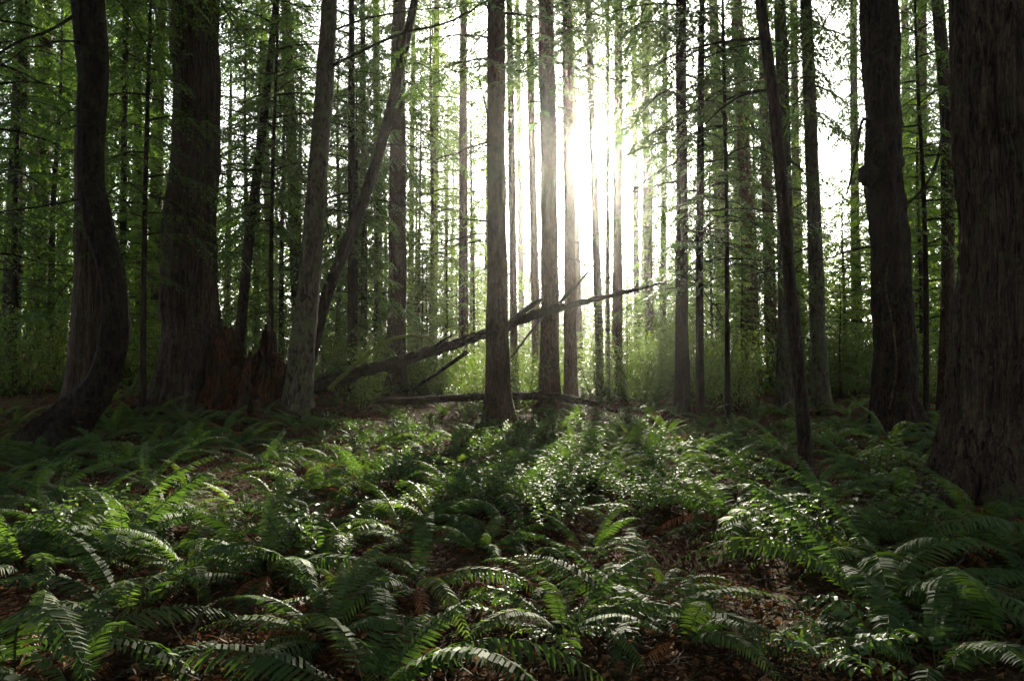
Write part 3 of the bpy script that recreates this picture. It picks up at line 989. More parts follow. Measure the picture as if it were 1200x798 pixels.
# ----------------------------------------------------------------- stump and logs
def stump():
    p0 = hit(300, 476)
    p0 = at(300, 470, 16.2)
    p0.z = float(hz(p0.x, p0.y))
    t = thing('rotten_stump', 'jagged rotten red-brown stump between the massive cedar and smooth grey trunk', 'stump', p0)
    r = np.random.default_rng(5)
    sc = 16.2 / FPX
    seg = 120
    th = np.linspace(0, 2 * math.pi, seg, endpoint=False)
    # heights of the broken rim by direction; spikes
    key = np.radians([0, 35, 70, 88, 102, 125, 150, 180, 215, 250, 290, 330, 360])
    hgt = np.array([0.55, 0.85, 1.25, 2.35, 1.75, 1.25, 1.45, 1.75, 1.25, 0.85, 0.75, 0.55, 0.55])
    rim = np.interp(th, key, hgt)
    jag = r.normal(0, 1, seg)
    rim += 0.10 * (jag + np.roll(jag, 1) + np.roll(jag, 2)) / 1.7 + 0.07 * r.normal(0, 1, seg)
    rim = np.clip(rim, 0.35, None)
    R = 0.92 * (1 + 0.10 * np.cos(5 * th + 1) + 0.06 * np.cos(13 * th) + r.normal(0, 0.06, seg))
    mb = MB()
    n = 16
    V = []
    for i in range(n + 1):
        q = i / n
        z = rim * q - 0.25 * (1 - q)
        rad = R * (1.0 + 0.75 * (1 - q) ** 3) * (1 - 0.16 * q) * (1 + r.normal(0, 0.02, seg))
        V.append(np.stack([rad * np.cos(th), rad * np.sin(th), z], 1))
    for i in range(n + 1):
        q = 1 - i / n
        z = rim * q * 0.99 + 0.12 * (1 - q)
        rad = R * (0.72 - 0.10 * q) * (1 + r.normal(0, 0.05, seg)) if i else R * 0.80
        V.append(np.stack([rad * np.cos(th), rad * np.sin(th), z + r.normal(0, 0.02, seg)], 1))
    V = np.concatenate(V)
    a = np.arange(seg)
    b = (a + 1) % seg
    F = np.concatenate([np.stack([i * seg + a, i * seg + b, (i + 1) * seg + b, (i + 1) * seg + a], 1) for i in range(2 * n + 1)])
    mb.add(V, F)
    link('shell', mb.mesh('shell', [M['rot']], False), t)
    # splinters and slabs of broken wood on it
    for kx in range(22):
        mb = MB()
        L = r.uniform(0.25, 1.0)
        az = r.uniform(0, 6.28)
        rad = r.uniform(0.35, 0.75)
        c = np.array([rad * math.cos(az), rad * math.sin(az), 0.45])
        s = np.linspace(0, 1, 5)[:, None]
        d = np.array([0.15 * r.normal(), 0.15 * r.normal(), 1.0])
        add_tube(mb, c + d * L * s, np.array([0.06, 0.055, 0.04, 0.025, 0.006]) * r.uniform(0.5, 1.2), 5, 0, lambda t_, i: 1 + 0.3 * np.cos(2 * t_))
        link('splinter', mb.mesh('splinter', [M['rot']], False), t)
    # roots / crumbled base towards the grey tree
    for kx in range(7):
        az = -1.2 + kx * 0.42
        mb = MB()
        L = r.uniform(0.9, 1.5)
        s = np.linspace(0, 1, 8)
        pts = np.stack([0.45 * math.cos(az) + L * s * np.cos(az + 0.2 * s), 0.45 * math.sin(az) + L * s * math.sin(az), 0.42 * (1 - s) ** 1.6 - 0.08 + 0.03 * r.normal(size=8)], 1)
        add_tube(mb, pts, 0.16 * (1 - 0.75 * s) + 0.02, 8, 0)
        link('root', mb.mesh('root', [M['rot']], True), t)
    TREES.append((p0.x, p0.y, 1.1))
    return p0


pS = stump()


def log_thing(name, label, cat, pix, Ys, widths, mat, n=50, seg=12, seed=0, stubs=0, group=None, rough=0.06, ground=False):
    P = [at(px, py, Y) for (px, py), Y in zip(pix, Ys)]
    if ground:
        for p, w in zip(P, widths):
            p.z = float(hz(p.x, p.y)) + 0.35 * w * p.y / FPX
    p0 = P[0].copy()
    A = np.array([[*(p - p0), 0.5 * w * Y / FPX] for p, w, Y in zip(P, widths, Ys)])
    C = catmull(A, n)
    r = np.random.default_rng(seed)
    C[:, :3] += r.normal(0, 0.006, (n, 3))
    rg = r.normal(0, rough, (n, seg))
    mb = MB()
    add_tube(mb, C[:, :3], np.clip(C[:, 3], 0.004, None), seg, 0, lambda th, i: 1 + rg[i] + 0.06 * np.cos(3 * th + i * 0.2), True)
    t = thing(name, label, cat, p0, 0, group)
    link('trunk' if n > 40 else 'stem', mb.mesh('trunk', [mat], True), t)
    for k in range(stubs):
        i = int(r.integers(4, n - 3))
        tg = norm(C[min(i + 1, n - 1), :3] - C[i - 1, :3])
        d = norm(np.array([0.4 * tg[0], r.uniform(-0.8, 0.5), r.choice([1, -1]) * r.uniform(0.5, 1.0)]) + tg * 0.5)
        L = r.uniform(0.12, 0.55)
        s = np.linspace(0, 1, 5)[:, None]
        mb = MB()
        add_tube(mb, C[i, :3] + d * L * s + r.normal(0, 0.01, (5, 3)) * s, np.linspace(0.4, 0.1, 5) * min(0.06, C[i, 3]), 5)
        link('branch_stub', mb.mesh('branch_stub', [mat], True), t)
    return t, p0


tLog, pLog = log_thing('fallen_log', 'long dark broken log slanting up behind the straight trunk with flared foot', 'log',
                       [(366, 455), (420, 436), (480, 420), (540, 401), (585, 385), (630, 368), (680, 355), (730, 343), (782, 330)],
                       [16.6, 16.9, 17.2, 17.5, 17.8, 18.6, 19.3, 19.5, 19.8], [14, 13, 12, 11, 10, 10, 7, 5, 3], M['dark'], 90, 14, 21, 26, rough=0.14)
px_branch(tLog, pLog, [(548, 412), (520, 432), (490, 452), (478, 462)], 17.5, 17.0, 5, 3, M['dark'], 'broken_branch', 4, 20)
px_branch(tLog, pLog, [(592, 388), (610, 368), (626, 356), (636, 350)], 17.9, 18.3, 9, 4, M['dark'], 'splintered_end', 6, 21)
px_branch(tLog, pLog, [(655, 356), (675, 335), (695, 312)], 19.0, 19.0, 5, 2, M['dark'], 'broken_branch', 4, 22)
px_branch(tLog, pLog, [(635, 372), (615, 398), (598, 420)], 18.6, 18.2, 3, 2, M['dark'], 'broken_branch', 4, 23)
px_branch(tLog, pLog, [(505, 412), (518, 400), (530, 393)], 17.3, 17.0, 5, 2, M['dark'], 'broken_branch', 0, 24)
log_thing('fallen_log', 'thin dark log lying low on the ground behind the trunk with flared foot', 'log',
          [(440, 470), (500, 468), (560, 465), (620, 464), (660, 466), (690, 472), (724, 482)],
          [18.0, 18.0, 18.0, 18.2, 18.3, 18.0, 17.6], [6, 8, 9, 10, 10, 7, 4], M['log'], 70, 10, 31, 8)
log_thing('mossy_branch', 'thin mossy branch arching over the lower end of the slanting log', 'branch',
          [(384, 456), (402, 440), (425, 420), (450, 402), (475, 394), (498, 395), (508, 402)],
          [16.4] * 7, [6, 5.5, 5, 4.5, 4, 3.5, 3], M['moss'], 50, 7, 32, 5)
log_thing('fallen_branch', 'pale peeling dead branch lying across dead ferns below the leaning sapling', 'branch',
          [(860, 632), (900, 655), (940, 678), (985, 712)], [6.3, 5.9, 5.5, 5.0], [9, 10, 9, 7], M['stick'], 45, 9, 33, 6, ground=True)
log_thing('mossy_branch', 'short mossy stick on dead leaves beside the leaning sapling', 'branch',
          [(1008, 556), (1035, 560), (1068, 566)], [9.0, 8.9, 8.8], [8, 9, 6], M['moss'], 45, 8, 34, 3, ground=True)
log_thing('vine', 'thin bare vine looping above the ground before the huge cedar foot', 'vine',
          [(965, 690), (1010, 692), (1060, 682), (1105, 668), (1130, 650), (1140, 622), (1136, 596), (1128, 580)], [5.0, 5.0, 5.0, 5.1, 5.2, 5.3, 5.5, 5.7],
          [3, 3, 3, 2.8, 2.6, 2.4, 2.2, 2], M['stick'], 60, 6, 35, 0)
log_thing('fallen_branch', 'slim dead branch lying among brown leaves below the arching ferns', 'branch',
          [(600, 700), (660, 722), (720, 748), (790, 790)], [4.6, 4.3, 4.0, 3.7], [5, 5, 5, 4], M['stick'], 45, 7, 36, 5, ground=True)
log_thing('fallen_branch', 'crooked twig standing up from bare dark litter near the big drooping fern', 'branch',
          [(222, 775), (226, 745), (238, 715), (262, 700)], [3.75, 3.9, 4.05, 4.2], [4, 4, 3, 2.5], M['stick'], 45, 6, 37, 3)
log_thing('fallen_branch', 'brown branch crossing the open litter left of the leaning sapling', 'branch',
          [(810, 640), (850, 610), (900, 585), (935, 566)], [7.0, 7.5, 8.2, 8.8], [4, 5, 5, 4], M['stick'], 45, 7, 38, 5, ground=True)
log_thing('fallen_branch', 'rotting branch half buried between the mound and the grey-green trunk', 'branch',
          [(848, 535), (880, 548), (915, 560)], [10.0, 9.6, 9.2], [9, 10, 8], M['log'], 45, 9, 39, 4, ground=True)


# ----------------------------------------------------------------- ferns
def frond_mesh(name, seed, a0, a1, mat, n=44, plen=0.105, wid=0.017, hang=0.25):
    """one frond of length 1 growing along +X from the origin, arching from angle a0 to a1"""
    r = np.random.default_rng(seed)
    m = 40
    s = np.linspace(0, 1, m)
    ang = a0 + (a1 - a0) * s ** 1.15
    dx, dz = np.cos(ang) / (m - 1), np.sin(ang) / (m - 1)
    X = np.concatenate([[0], np.cumsum(dx[:-1])])
    Z = np.concatenate([[0], np.cumsum(dz[:-1])])
    Yw = r.uniform(-0.10, 0.10) * s ** 2
    mb = MB()
    pts = np.stack([X, Yw, Z], 1)
    add_tube(mb, pts[::3], np.linspace(0.0035, 0.001, len(pts[::3])), 3, 0, None, False)
    for sd in (-1, 1):
        u = np.linspace(0.13, 0.995, n) + r.uniform(-0.004, 0.004, n)
        p = np.stack([np.interp(u, s, pts[:, j]) for j in range(3)], 1)
        an = np.interp(u, s, ang)
        T = np.stack([np.cos(an), np.zeros(n), np.sin(an)], 1)
        Nn = np.stack([-np.sin(an), np.zeros(n), np.cos(an)], 1)
        S = np.array([0, sd, 0.0])
        prof = np.clip(np.minimum(0.55 + 2.2 * (u - 0.12), 1.0) * (1 - ((u - 0.12) / 0.90) ** 2.2) + 0.05, 0.04, 1)
        L = plen * prof * r.uniform(0.88, 1.08, n)
        fw = 0.28 + 0.4 * u
        hg = hang * r.uniform(0.5, 1.5, n)
        D = norm(S + T * fw[:, None] - Nn * hg[:, None])
        D2 = norm(S + T * (fw + 0.15)[:, None] - Nn * (hg + 0.45)[:, None])
        W = T * (wid * r.uniform(0.85, 1.1, n) * np.clip(prof * 1.3, 0.3, 1))[:, None]
        tw = Nn * (r.normal(0, 0.004, n))[:, None]
        q1 = p + D * (0.5 * L)[:, None]
        tip = q1 + D2 * (0.5 * L)[:, None]
        v = np.stack([p - W * 0.42, p + W * 0.42 + tw, q1 + W * 0.5 + tw, q1 - W * 0.5, tip], 1).reshape(-1, 3)
        b = np.arange(n) * 5
        base = mb.n
        mb.add(v, np.stack([b, b + 1, b + 2, b + 3], 1), 0)
        tri = np.stack([b + 3, b + 2, b + 4], 1) + base
        mb.f.append(tri)
        mb.m.append(np.zeros(n, dtype=np.int32))
    return mb.mesh(name, [mat])


R_ = math.radians
FRONDS = [frond_mesh('frond', 500 + i, R_(a), R_(b), M['fern'], 42 - (i % 3) * 3, pl * 1.12, 0.0175, hg)
          for i, (a, b, pl, hg) in enumerate(((62, -45, .11, .25), (55, -65, .10, .3), (46, -35, .115, .2), (70, 0, .10, .35), (42, -55, .11, .3), (58, -80, .095, .25), (34, -38, .12, .2), (60, -40, .105, .45)))]
DEADF = [frond_mesh('frond', 520 + i, R_(a), R_(b), M['fern_dead'], 34, .085, 0.015, .6) for i, (a, b) in enumerate(((30, -65), (15, -40), (40, -85)))]


def fern_thing(p, size, nf, seed, label, group, azs=None, dead=2, flat=0.0):
    rr = random.Random(seed)
    t = thing('sword_fern', label, 'fern', p, 0, group)
    a0 = rr.uniform(0, 6.28)
    az = azs if azs else [a0 + 2.39996 * i + rr.uniform(-0.3, 0.3) for i in range(nf)]
    for a in az:
        L = size * rr.uniform(0.72, 1.15)
        link('frond', FRONDS[rr.randrange(len(FRONDS))], t, loc=(0.03 * math.cos(a), 0.03 * math.sin(a), -0.02),
             rot=(rr.uniform(-0.35, 0.35), rr.uniform(-0.10, 0.34) + flat, a), scale=(L, L * rr.uniform(0.8, 1.15), L))
    for i in range(dead):
        a = rr.uniform(0, 6.28)
        link('dead_frond', DEADF[rr.randrange(len(DEADF))], t, loc=(0, 0, 0.0), rot=(rr.uniform(-0.4, 0.4), rr.uniform(0, 0.3), a), scale=size * rr.uniform(0.6, 0.95))
    return t


def joined_fern(seed, nf, size, mats, pn=16):
    """far fern: one mesh, simple fronds"""
    r = np.random.default_rng(seed)
    mb = MB()
    for i in range(nf):
        a = i * 2.39996 + r.uniform(-0.3, 0.3)
        L = size * r.uniform(0.7, 1.15)
        e0, e1 = math.radians(r.uniform(40, 75)), math.radians(r.uniform(-70, 0))
        s = np.linspace(0, 1, pn)
        ang = e0 + (e1 - e0) * s
        x = np.concatenate([[0], np.cumsum(np.cos(ang[:-1]))]) * L / (pn - 1)
        z = np.concatenate([[0], np.cumsum(np.sin(ang[:-1]))]) * L / (pn - 1)
        h = np.array([math.cos(a), math.sin(a), 0])
        sd = np.array([-h[1], h[0], 0])
        p = h * x[:, None] + np.array([0, 0, 1]) * z[:, None]
        T = h * np.cos(ang)[:, None] + np.array([0, 0, 1]) * np.sin(ang)[:, None]
        pr = np.clip(np.minimum(0.5 + 3 * s, 1) * (1 - s ** 2.2), 0.06, 1) * 0.115 * L
        tips = [p + (sd * sg + T * 0.35 - np.array([0, 0, 0.3])) * pr[:, None] for sg in (-1, 1)]
        base = mb.n
        if i == 0:                       # all fronds grow from one shared crown vertex
            mb.add(np.zeros((1, 3)), np.zeros((0, 3), dtype=np.int64))
            base = mb.n
        idx = np.concatenate([[-base], np.arange(pn - 1)])          # rachis points; the first is the crown vertex
        tri = []
        for q, off in enumerate((pn - 1, 2 * pn - 1)):
            for k in range(pn - 1):
                tri.append((idx[k], idx[k + 1], off + k) if q else (idx[k + 1], idx[k], off + k))
        mb.add(np.concatenate([p[1:], tips[0], tips[1]]), np.array(tri), 1 if (i % 7 == 6) else 0)
    return mb


FAR_FERN = [joined_fern(540 + i, 9 + i % 4, 0.9, None).mesh('sword_fern', [M['fern'], M['fern_dead']]) for i in range(6)]

FERN_SPOTS = []


def free(x, y, rad):
    for (tx, ty, tr) in TREES:
        if (x - tx) ** 2 + (y - ty) ** 2 < (tr + rad) ** 2:
            return False
    return True


def ground_at(px, py):
    return hit(px, py)


FERN_MARKS = []
HERO_FERNS = [
    # px, py, size, fronds, label
    (30, 668, 1.15, 15, 'large fern with long green fronds drooping over bare dark litter'),
    (512, 618, 1.1, 15, 'large fern with fronds arching out like a fountain around one upright frond'),
    (800, 752, 0.85, 11, 'bright fern with flat-spread combed fronds beside the slim dead branch'),
    (778, 690, 0.62, 8, 'fern with two upright ladder-like fronds'),
    (1120, 640, 0.95, 12, 'shaded fern spreading against the foot of the huge cedar'),
    (625, 590, 0.85, 11, 'brightly backlit fern in front of the shiny leaved plants'),
    (330, 600, 0.9, 12, 'fern with pale sunlit frond tops beside brown leaf patches'),
    (400, 700, 0.7, 9, 'drooping fern over brown litter below the fountain-shaped fern'),
    (640, 690, 0.6, 9, 'small arching fern among brown leaves and shiny leaflets'),
    (1070, 545, 0.95, 12, 'tall light green fern before the burled trunk'),
]
SHORT = ['the large drooping fern', 'the fountain-shaped fern', 'the bright combed fern', 'the ladder-frond fern', 'the shaded cedar-foot fern', 'the bright backlit fern',
         'the fern with pale tips', 'the fern over brown litter', 'the small arching fern', 'the tall light fern']
for i, (px, py, sz, nf, lb) in enumerate(HERO_FERNS):
    p = ground_at(px, py)
    fern_thing(p, sz, nf, 600 + i, lb, None, None, 3)
    FERN_MARKS.append((p.x, p.y, SHORT[i]))
    FERN_SPOTS.append((p.x, p.y))


rr = random.Random(31)
nn = 0
tries = 0
while nn < 205 and tries < 6000:
    tries += 1
    y = 2.9 + 12.6 * rr.random() ** 0.75
    x = rr.uniform(-0.80, 0.80) * y
    if any((x - a) ** 2 + (y - b) ** 2 < (0.22 if y < 8 else 0.30) for a, b in FERN_SPOTS) or not free(x, y, 0.02):
        continue
    # open litter patches
    px = 600 + 800 * x / y
    py = 427 + 800 * (CAM_H - float(hz(x, y))) / y
    if (200 < px < 400 and py > 745) or (820 < px < 1010 and 535 < py < 700 and rr.random() < 0.6) or (1000 < px and py > 690 and rr.random() < 0.5):
        continue
    if py > 830:
        continue
    FERN_SPOTS.append((x, y))
    sz, nf, nd = rr.uniform(0.68, 1.25) * (1.15 if y < 5.5 else 1.0), rr.randint(8, 15), rr.randint(2, 5)
    lb = '%s%s fern%s, %s' % ('large ' if sz > 1.08 else ('small ' if sz < 0.85 else ''), 'full' if nf > 12 else ('thin' if nf < 10 else 'arching'),
                              ' with many dead brown fronds' if nd > 4 else '', where(x, y, FERN_MARKS))
    fern_thing(Vector((x, y, float(hz(x, y)))), sz, nf, 1000 + nn, lb, 'sword ferns of the fern carpet', None, nd)
    nn += 1
far_n = 0
tries = 0
while far_n < 95 and tries < 6000:
    tries += 1
    y = rr.uniform(15.5, 27)
    x = rr.uniform(-0.80, 0.80) * y
    if not free(x, y, 0.1) or any((x - a) ** 2 + (y - b) ** 2 < 0.5 for a, b in FERN_SPOTS):
        continue
    FERN_SPOTS.append((x, y))
    sz = rr.uniform(0.75, 1.25)
    o = link('sword_fern', FAR_FERN[far_n % 6], None, (x, y, float(hz(x, y)) - 0.02), (0, 0, rr.uniform(0, 6.28)), sz)
    tag(o, '%s fern further back, %s' % ('large' if sz > 1.08 else ('small' if sz < 0.9 else 'middling'), where(x, y)), 'fern', 'ferns around the tree feet')
    far_n += 1


def fern_carpet():
    mb = MB()
    r = np.random.default_rng(8)
    proto = [joined_fern(560 + i, 7, 0.9, None, 9) for i in range(3)]
    packs = []
    for q in proto:
        packs.append((np.concatenate(q.v), np.concatenate(q.f)))
    for i in range(520):
        y = r.uniform(22, 55)
        x = r.uniform(-0.85, 0.85) * y
        v, f = packs[i % 3]
        a = r.uniform(0, 6.28)
        s = r.uniform(0.8, 1.4)
        c, sn = math.cos(a) * s, math.sin(a) * s
        w = np.stack([v[:, 0] * c - v[:, 1] * sn + x, v[:, 0] * sn + v[:, 1] * c + y, v[:, 2] * s + float(hz(x, y))], 1)
        mb.add(w, f)
    o = link('fern_carpet', mb.mesh('fern_carpet', [M['fern']]))
    tag(o, 'far carpet of ferns covering the ground between background trunks', 'ferns', kind='stuff')


fern_carpet()


# ----------------------------------------------------------------- shiny leaved low plants
def compound_leaf(name, seed, pairs=7, lw=0.030, ll=0.075, rise=0.9, bend=-0.4, length=0.36):
    r = np.random.default_rng(seed)
    mb = MB()
    m = 20
    s = np.linspace(0, 1, m)
    ang = rise + (bend - rise) * s
    X = np.concatenate([[0], np.cumsum(np.cos(ang[:-1]))]) * length / (m - 1)
    Z = np.concatenate([[0], np.cumsum(np.sin(ang[:-1]))]) * length / (m - 1)
    pts = np.stack([X, 0.03 * s ** 2, Z], 1)
    add_tube(mb, pts[::2], np.linspace(0.003, 0.0012, len(pts[::2])), 3, 1, None, False)
    us = list(np.linspace(0.25, 0.93, pairs))
    items = [(u, sd) for u in us for sd in (-1, 1)] + [(1.0, 0)]
    for u, sd in items:
        p = np.array([np.interp(u, s, pts[:, j]) for j in range(3)])
        a = np.interp(u, s, ang)
        T = np.array([math.cos(a), 0, math.sin(a)])
        N = np.array([-math.sin(a), 0, math.cos(a)])
        S = np.array([0, 1.0, 0])
        D = norm(S * sd + T * (0.35 if sd else 1.0) + N * r.uniform(-0.35, 0.1))
        Wd = norm(np.cross(N + 0.25 * r.normal(size=3), D))
        nrm = norm(np.cross(D, Wd))
        L = ll * r.uniform(0.85, 1.1) * (1.0 - 0.35 * abs(u - 0.5))
        W = lw * r.uniform(0.9, 1.1)
        row = []
        for t, wd, dr in ((0.04, 0.25, 0), (0.28, 0.95, .012), (0.6, 1.0, .014), (0.85, 0.55, .004), (1.0, 0.04, -0.012)):
            c = p + D * L * t + nrm * dr * 0.6
            row += [c - Wd * W * wd * 0.5 + nrm * 0.006 * wd, c, c + Wd * W * wd * 0.5 + nrm * 0.006 * wd]
        f = []
        for i in range(4):
            for j in (0, 1):
                b = i * 3 + j
                f.append((b, b + 1, b + 4, b + 3))
        mb.add(np.array(row), f, 0)
    return mb


LEAFS = [compound_leaf('leaf', 700 + i, 6 + i % 3, 0.034, 0.08, 1.1 - 0.15 * i, -0.5 + 0.15 * i) for i in range(4)]
LEAF_ME = [q.mesh('compound_leaf', [M['shrub'], M['fern_dead']]) for q in LEAFS]


def grape_thing(p, size, n, seed, label, group):
    rr = random.Random(seed)
    t = thing('holly_leaved_plant', label, 'plant', p, 0, group)
    for i in range(n):
        a = i * 2.39996 + rr.uniform(-0.4, 0.4)
        link('compound_leaf', LEAF_ME[rr.randrange(4)], t, loc=(0, 0, 0.02 + 0.05 * rr.random()), rot=(rr.uniform(-0.3, 0.3), rr.uniform(-0.25, 0.3), a), scale=size * rr.uniform(0.8, 1.2))
    return t


GR = [(1030, 768, 1.1, 7, 'low plant with pale shiny paired leaflets in deep shade'), (960, 790, 1.0, 6, 'low shiny leaved plant beside the bright combed fern'),
      (1085, 745, 1.0, 5, 'low plant holding up one ladder of rounded shiny leaflets'), (590, 730, 0.8, 6, 'small shiny leaved plant over brown leaves between small ferns'),
      (660, 770, 0.8, 5, 'small shiny leaved plant beside the slim dead branch')]
for i, (px, py, sz, n, lb) in enumerate(GR):
    grape_thing(ground_at(px, py), sz, n, 800 + i, lb, None)


def small_plant_mesh(seed, n, size):
    """small bushy low plant: many glossy leaves on thin stems"""
    r = np.random.default_rng(seed)
    mb = MB()
    P, D, N, L = [], [], [], []
    for i in range(n):
        a = r.uniform(0, 6.28)
        lean = r.uniform(0.1, 0.7)
        hgt = size * r.uniform(0.5, 1.0)
        d = np.array([math.cos(a) * lean, math.sin(a) * lean, 1.0])
        base = np.array([r.normal(0, 0.10), r.normal(0, 0.10), 0]) * size / 0.4
        s = np.linspace(0, 1, 4)[:, None]
        add_tube(mb, base + d * hgt * s + np.array([0, 0, -0.15 * hgt]) * s ** 2, np.linspace(0.004, 0.0015, 4), 3, 1, None, False)
        k = 13
        for j in range(k):
            u = 0.25 + 0.75 * j / (k - 1)
            p = base + d * hgt * u + np.array([0, 0, -0.15 * hgt * u * u])
            b = a + (1.5 if j % 2 else -1.5) + r.normal(0, 0.5)
            P.append(p)
            D.append([math.cos(b), math.sin(b), r.uniform(-0.3, 0.5)])
            N.append([0.35 * r.normal(), 0.35 * r.normal(), 1])
            L.append(r.uniform(0.05, 0.085))
    P, D, N, L = map(np.array, (P, D, N, L))
    D = norm(D)
    S = norm(np.cross(D, N))
    N = norm(np.cross(S, D))
    Lc = L[:, None]
    v = np.stack([P, P + D * .3 * Lc + S * .28 * Lc + N * .04 * Lc, P + D * .7 * Lc + S * .22 * Lc + N * .03 * Lc, P + D * Lc - N * .12 * Lc,
                  P + D * .7 * Lc - S * .22 * Lc + N * .03 * Lc, P + D * .3 * Lc - S * .28 * Lc + N * .04 * Lc], 1).reshape(-1, 3)
    b = np.arange(len(P)) * 6
    f = np.concatenate([np.stack([b, b + 1, b + 2, b + 3], 1), np.stack([b, b + 3, b + 4, b + 5], 1)])
    mb.add(v, f, 0)
    return mb.mesh('low_shrub', [M['shrub'], M['dark']])


SMALL = [small_plant_mesh(720 + i, 9 + i, 0.45 + 0.06 * i) for i in range(4)]
rr = random.Random(77)
n = 0
tries = 0
while n < 130 and tries < 5000:
    tries += 1
    # bright patch in the middle and a thinner spread elsewhere
    if rr.random() < 0.8:
        px, py = rr.gauss(620, 120), rr.uniform(482, 610)
    else:
        px, py = rr.uniform(0, 1150), rr.uniform(478, 680)
    y = None
    if not (0 < px < 1200):
        continue
    p = hit(px, py, 24)
    if not free(p.x, p.y, 0.1):
        continue
    sz = rr.uniform(0.7, 1.15)
    o = link('low_shrub', SMALL[n % 4], None, p, (0, 0, rr.uniform(0, 6.28)), sz)
    tag(o, '%s low glossy shrub, %s' % ('spreading' if sz > 1.0 else ('tiny' if sz < 0.83 else 'compact'), where(p.x, p.y, FERN_MARKS)), 'shrub', 'low glossy shrubs among the ferns')
    n += 1


# ----------------------------------------------------------------- airy bushes
def bush_mesh(seed, H, stems, leaves, ll, mat):
    r = np.random.default_rng(seed)
    mb = MB()
    P, D, N, L = [], [], [], []
    for i in range(stems):
        a = r.uniform(0, 6.28)
        lean = r.uniform(0.1, 0.6)
        h = H * r.uniform(0.6, 1.0)
        s = np.linspace(0, 1, 7)[:, None]
        d = np.array([math.cos(a) * lean, math.sin(a) * lean, 1.0])
        C = np.array([r.normal(0, .1), r.normal(0, .1), 0]) + d * h * s + r.normal(0, 0.04 * H, (7, 3)) * s
        add_tube(mb, C, np.linspace(0.012, 0.003, 7) * H / 2, 3, 1, None, False)
        for j in range(leaves // stems):
            u = r.uniform(0.15, 1)
            p = np.array([np.interp(u, s[:, 0], C[:, q]) for q in range(3)]) + r.normal(0, 0.12 * H, 3) * np.array([1, 1, 0.7])
            P.append(p)
            dd = r.normal(size=3)
            dd[2] -= 0.3
            D.append(dd)
            N.append(r.normal(size=3) * 0.6 + np.array([0, 0, 1]))
            L.append(ll * r.uniform(0.6, 1.3))
    P, D, N, L = map(np.array, (P, D, N, L))
    v, f = leaf_quads(P, D, N, L, L * 0.5)
    mb.add(v, f, 0)
    return mb.mesh('bush', [mat, M['dark']])


BUSH = [bush_mesh(740 + i, 2.2, 12, 2600, 0.075, M['huckle']) for i in range(3)]
BUSHES = [(-10 + 47 * i + (i * 29) % 31, 19.0 + (i * 7) % 9) for i in range(26)] + [(752, 21.5), (775, 23), (735, 24), (850, 22.5), (868, 20.5), (838, 25), (905, 24), (985, 22), (1005, 24), (975, 26), (1090, 20), (1020, 27),
          (500, 25), (530, 27), (555, 24), (440, 24), (610, 27), (625, 24), (400, 26), (170, 24), (150, 22), (20, 19), (60, 21), (470, 30), (570, 31), (780, 29), (820, 30), (1040, 24), (940, 27)]
for i, (px, Y) in enumerate(BUSHES):
    p = at(px, 440, Y)
    p.z = float(hz(p.x, p.y)) - 0.05
    o = link('bush', BUSH[i % 3], None, p, (0, 0, i * 1.3), 0.8 + 0.5 * ((i * 37) % 10) / 10)
    tag(o, '%s airy bush of small bright leaves, %s' % ('tall' if o.scale[0] > 1.08 else 'knee-high' if o.scale[0] < 0.9 else 'waist-high', where(p.x, p.y)), 'bush', 'airy bushes behind the ferns')


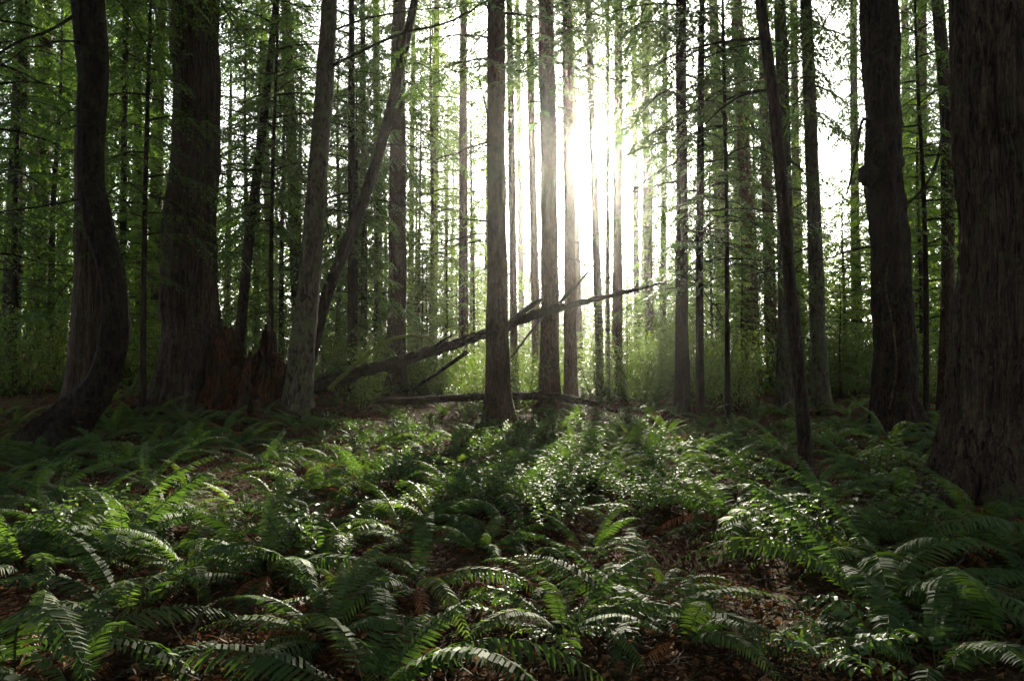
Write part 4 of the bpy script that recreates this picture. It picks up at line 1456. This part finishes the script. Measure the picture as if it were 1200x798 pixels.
# ----------------------------------------------------------------- litter
def litter():
    r = np.random.default_rng(3)
    n = 120000
    y = 2.6 + 19.0 * r.uniform(0, 1, n) ** 1.2
    x = r.uniform(-0.82, 0.82, n) * y
    keep = (np.sin(1.3 * x + 0.4 * y) + np.sin(0.9 * y - 0.7 * x + 2) + r.normal(0, 0.9, n)) > -1.9
    x, y = x[keep], y[keep]
    n = len(x)
    z = hz(x, y) + r.uniform(0.004, 0.05, n)
    P = np.stack([x, y, z], 1)
    a = r.uniform(0, 6.28, n)
    D = np.stack([np.cos(a), np.sin(a), r.normal(0, 0.35, n)], 1)
    N = r.normal(0, 0.45, (n, 3)) + np.array([0, 0, 1.0])
    D = norm(D)
    S = norm(np.cross(D, N))
    N = norm(np.cross(S, D))
    L = (0.018 + 0.055 * r.uniform(0, 1, n) ** 2.2)[:, None]
    W = L * r.uniform(0.08, 0.75, (n, 1))
    cu = r.uniform(-0.05, 0.35, (n, 1)) * L
    v = np.stack([P, P + D * .28 * L + S * W * .42 + N * cu, P + D * .66 * L + S * W * .40 + N * cu, P + D * L - N * cu * .4,
                  P + D * .66 * L - S * W * .40 + N * cu * .6, P + D * .28 * L - S * W * .42 + N * cu * .6], 1).reshape(-1, 3)
    b = np.arange(n) * 6
    mb = MB()
    mb.add(v, np.concatenate([np.stack([b, b + 1, b + 2, b + 3], 1), np.stack([b, b + 3, b + 4, b + 5], 1)]))
    o = link('leaf_litter', mb.mesh('leaf_litter', [M['litter']]))
    tag(o, 'brown dead leaves scattered over the dark forest floor', 'leaves', kind='stuff')
    # twigs
    mb = MB()
    for i in range(4200):
        yy = 2.6 + 12 * r.uniform() ** 1.3
        xx = r.uniform(-0.8, 0.8) * yy
        L_ = r.uniform(0.12, 0.6)
        an = r.uniform(0, 6.28)
        c = np.array([xx, yy, float(hz(xx, yy)) + r.uniform(0.01, 0.05)])
        d = np.array([math.cos(an), math.sin(an), r.normal(0, 0.12)])
        s = np.linspace(-0.5, 0.5, 4)[:, None]
        add_tube(mb, c + d * L_ * s + r.normal(0, 0.012, (4, 3)), np.linspace(1, 0.4, 4) * r.uniform(0.002, 0.006), 3, 0, None, False)
    o = link('fallen_twigs', mb.mesh('fallen_twigs', [M['log']]))
    tag(o, 'thin dead twigs strewn over the litter', 'twigs', kind='stuff')


litter()


# ----------------------------------------------------------------- haze
def haze():
    mb = MB()
    x0, x1, y0, y1, z0, z1 = -402, 402, -302, 602, -1.4, 40.0
    v = [(x0, y0, z0), (x1, y0, z0), (x1, y1, z0), (x0, y1, z0), (x0, y0, z1), (x1, y0, z1), (x1, y1, z1), (x0, y1, z1)]
    mb.add(v, [(3, 2, 1, 0), (4, 5, 6, 7), (0, 1, 5, 4), (1, 2, 6, 5), (2, 3, 7, 6), (3, 0, 4, 7)])
    m, nt, out = mat_new('haze_air')
    pv = nt.nodes.new('ShaderNodeVolumePrincipled')
    pv.inputs['Color'].default_value = (0.96, 0.94, 0.86, 1)
    pv.inputs['Density'].default_value = HAZE_D
    pv.inputs['Anisotropy'].default_value = HAZE_G
    nt.links.new(pv.outputs[0], out.inputs['Volume'])
    o = link('haze', mb.mesh('haze', [m]))
    tag(o, 'thin bright morning haze hanging between the trees', 'haze', kind='stuff')


HAZE_D = 0.00042
HAZE_G = 0.92
haze()
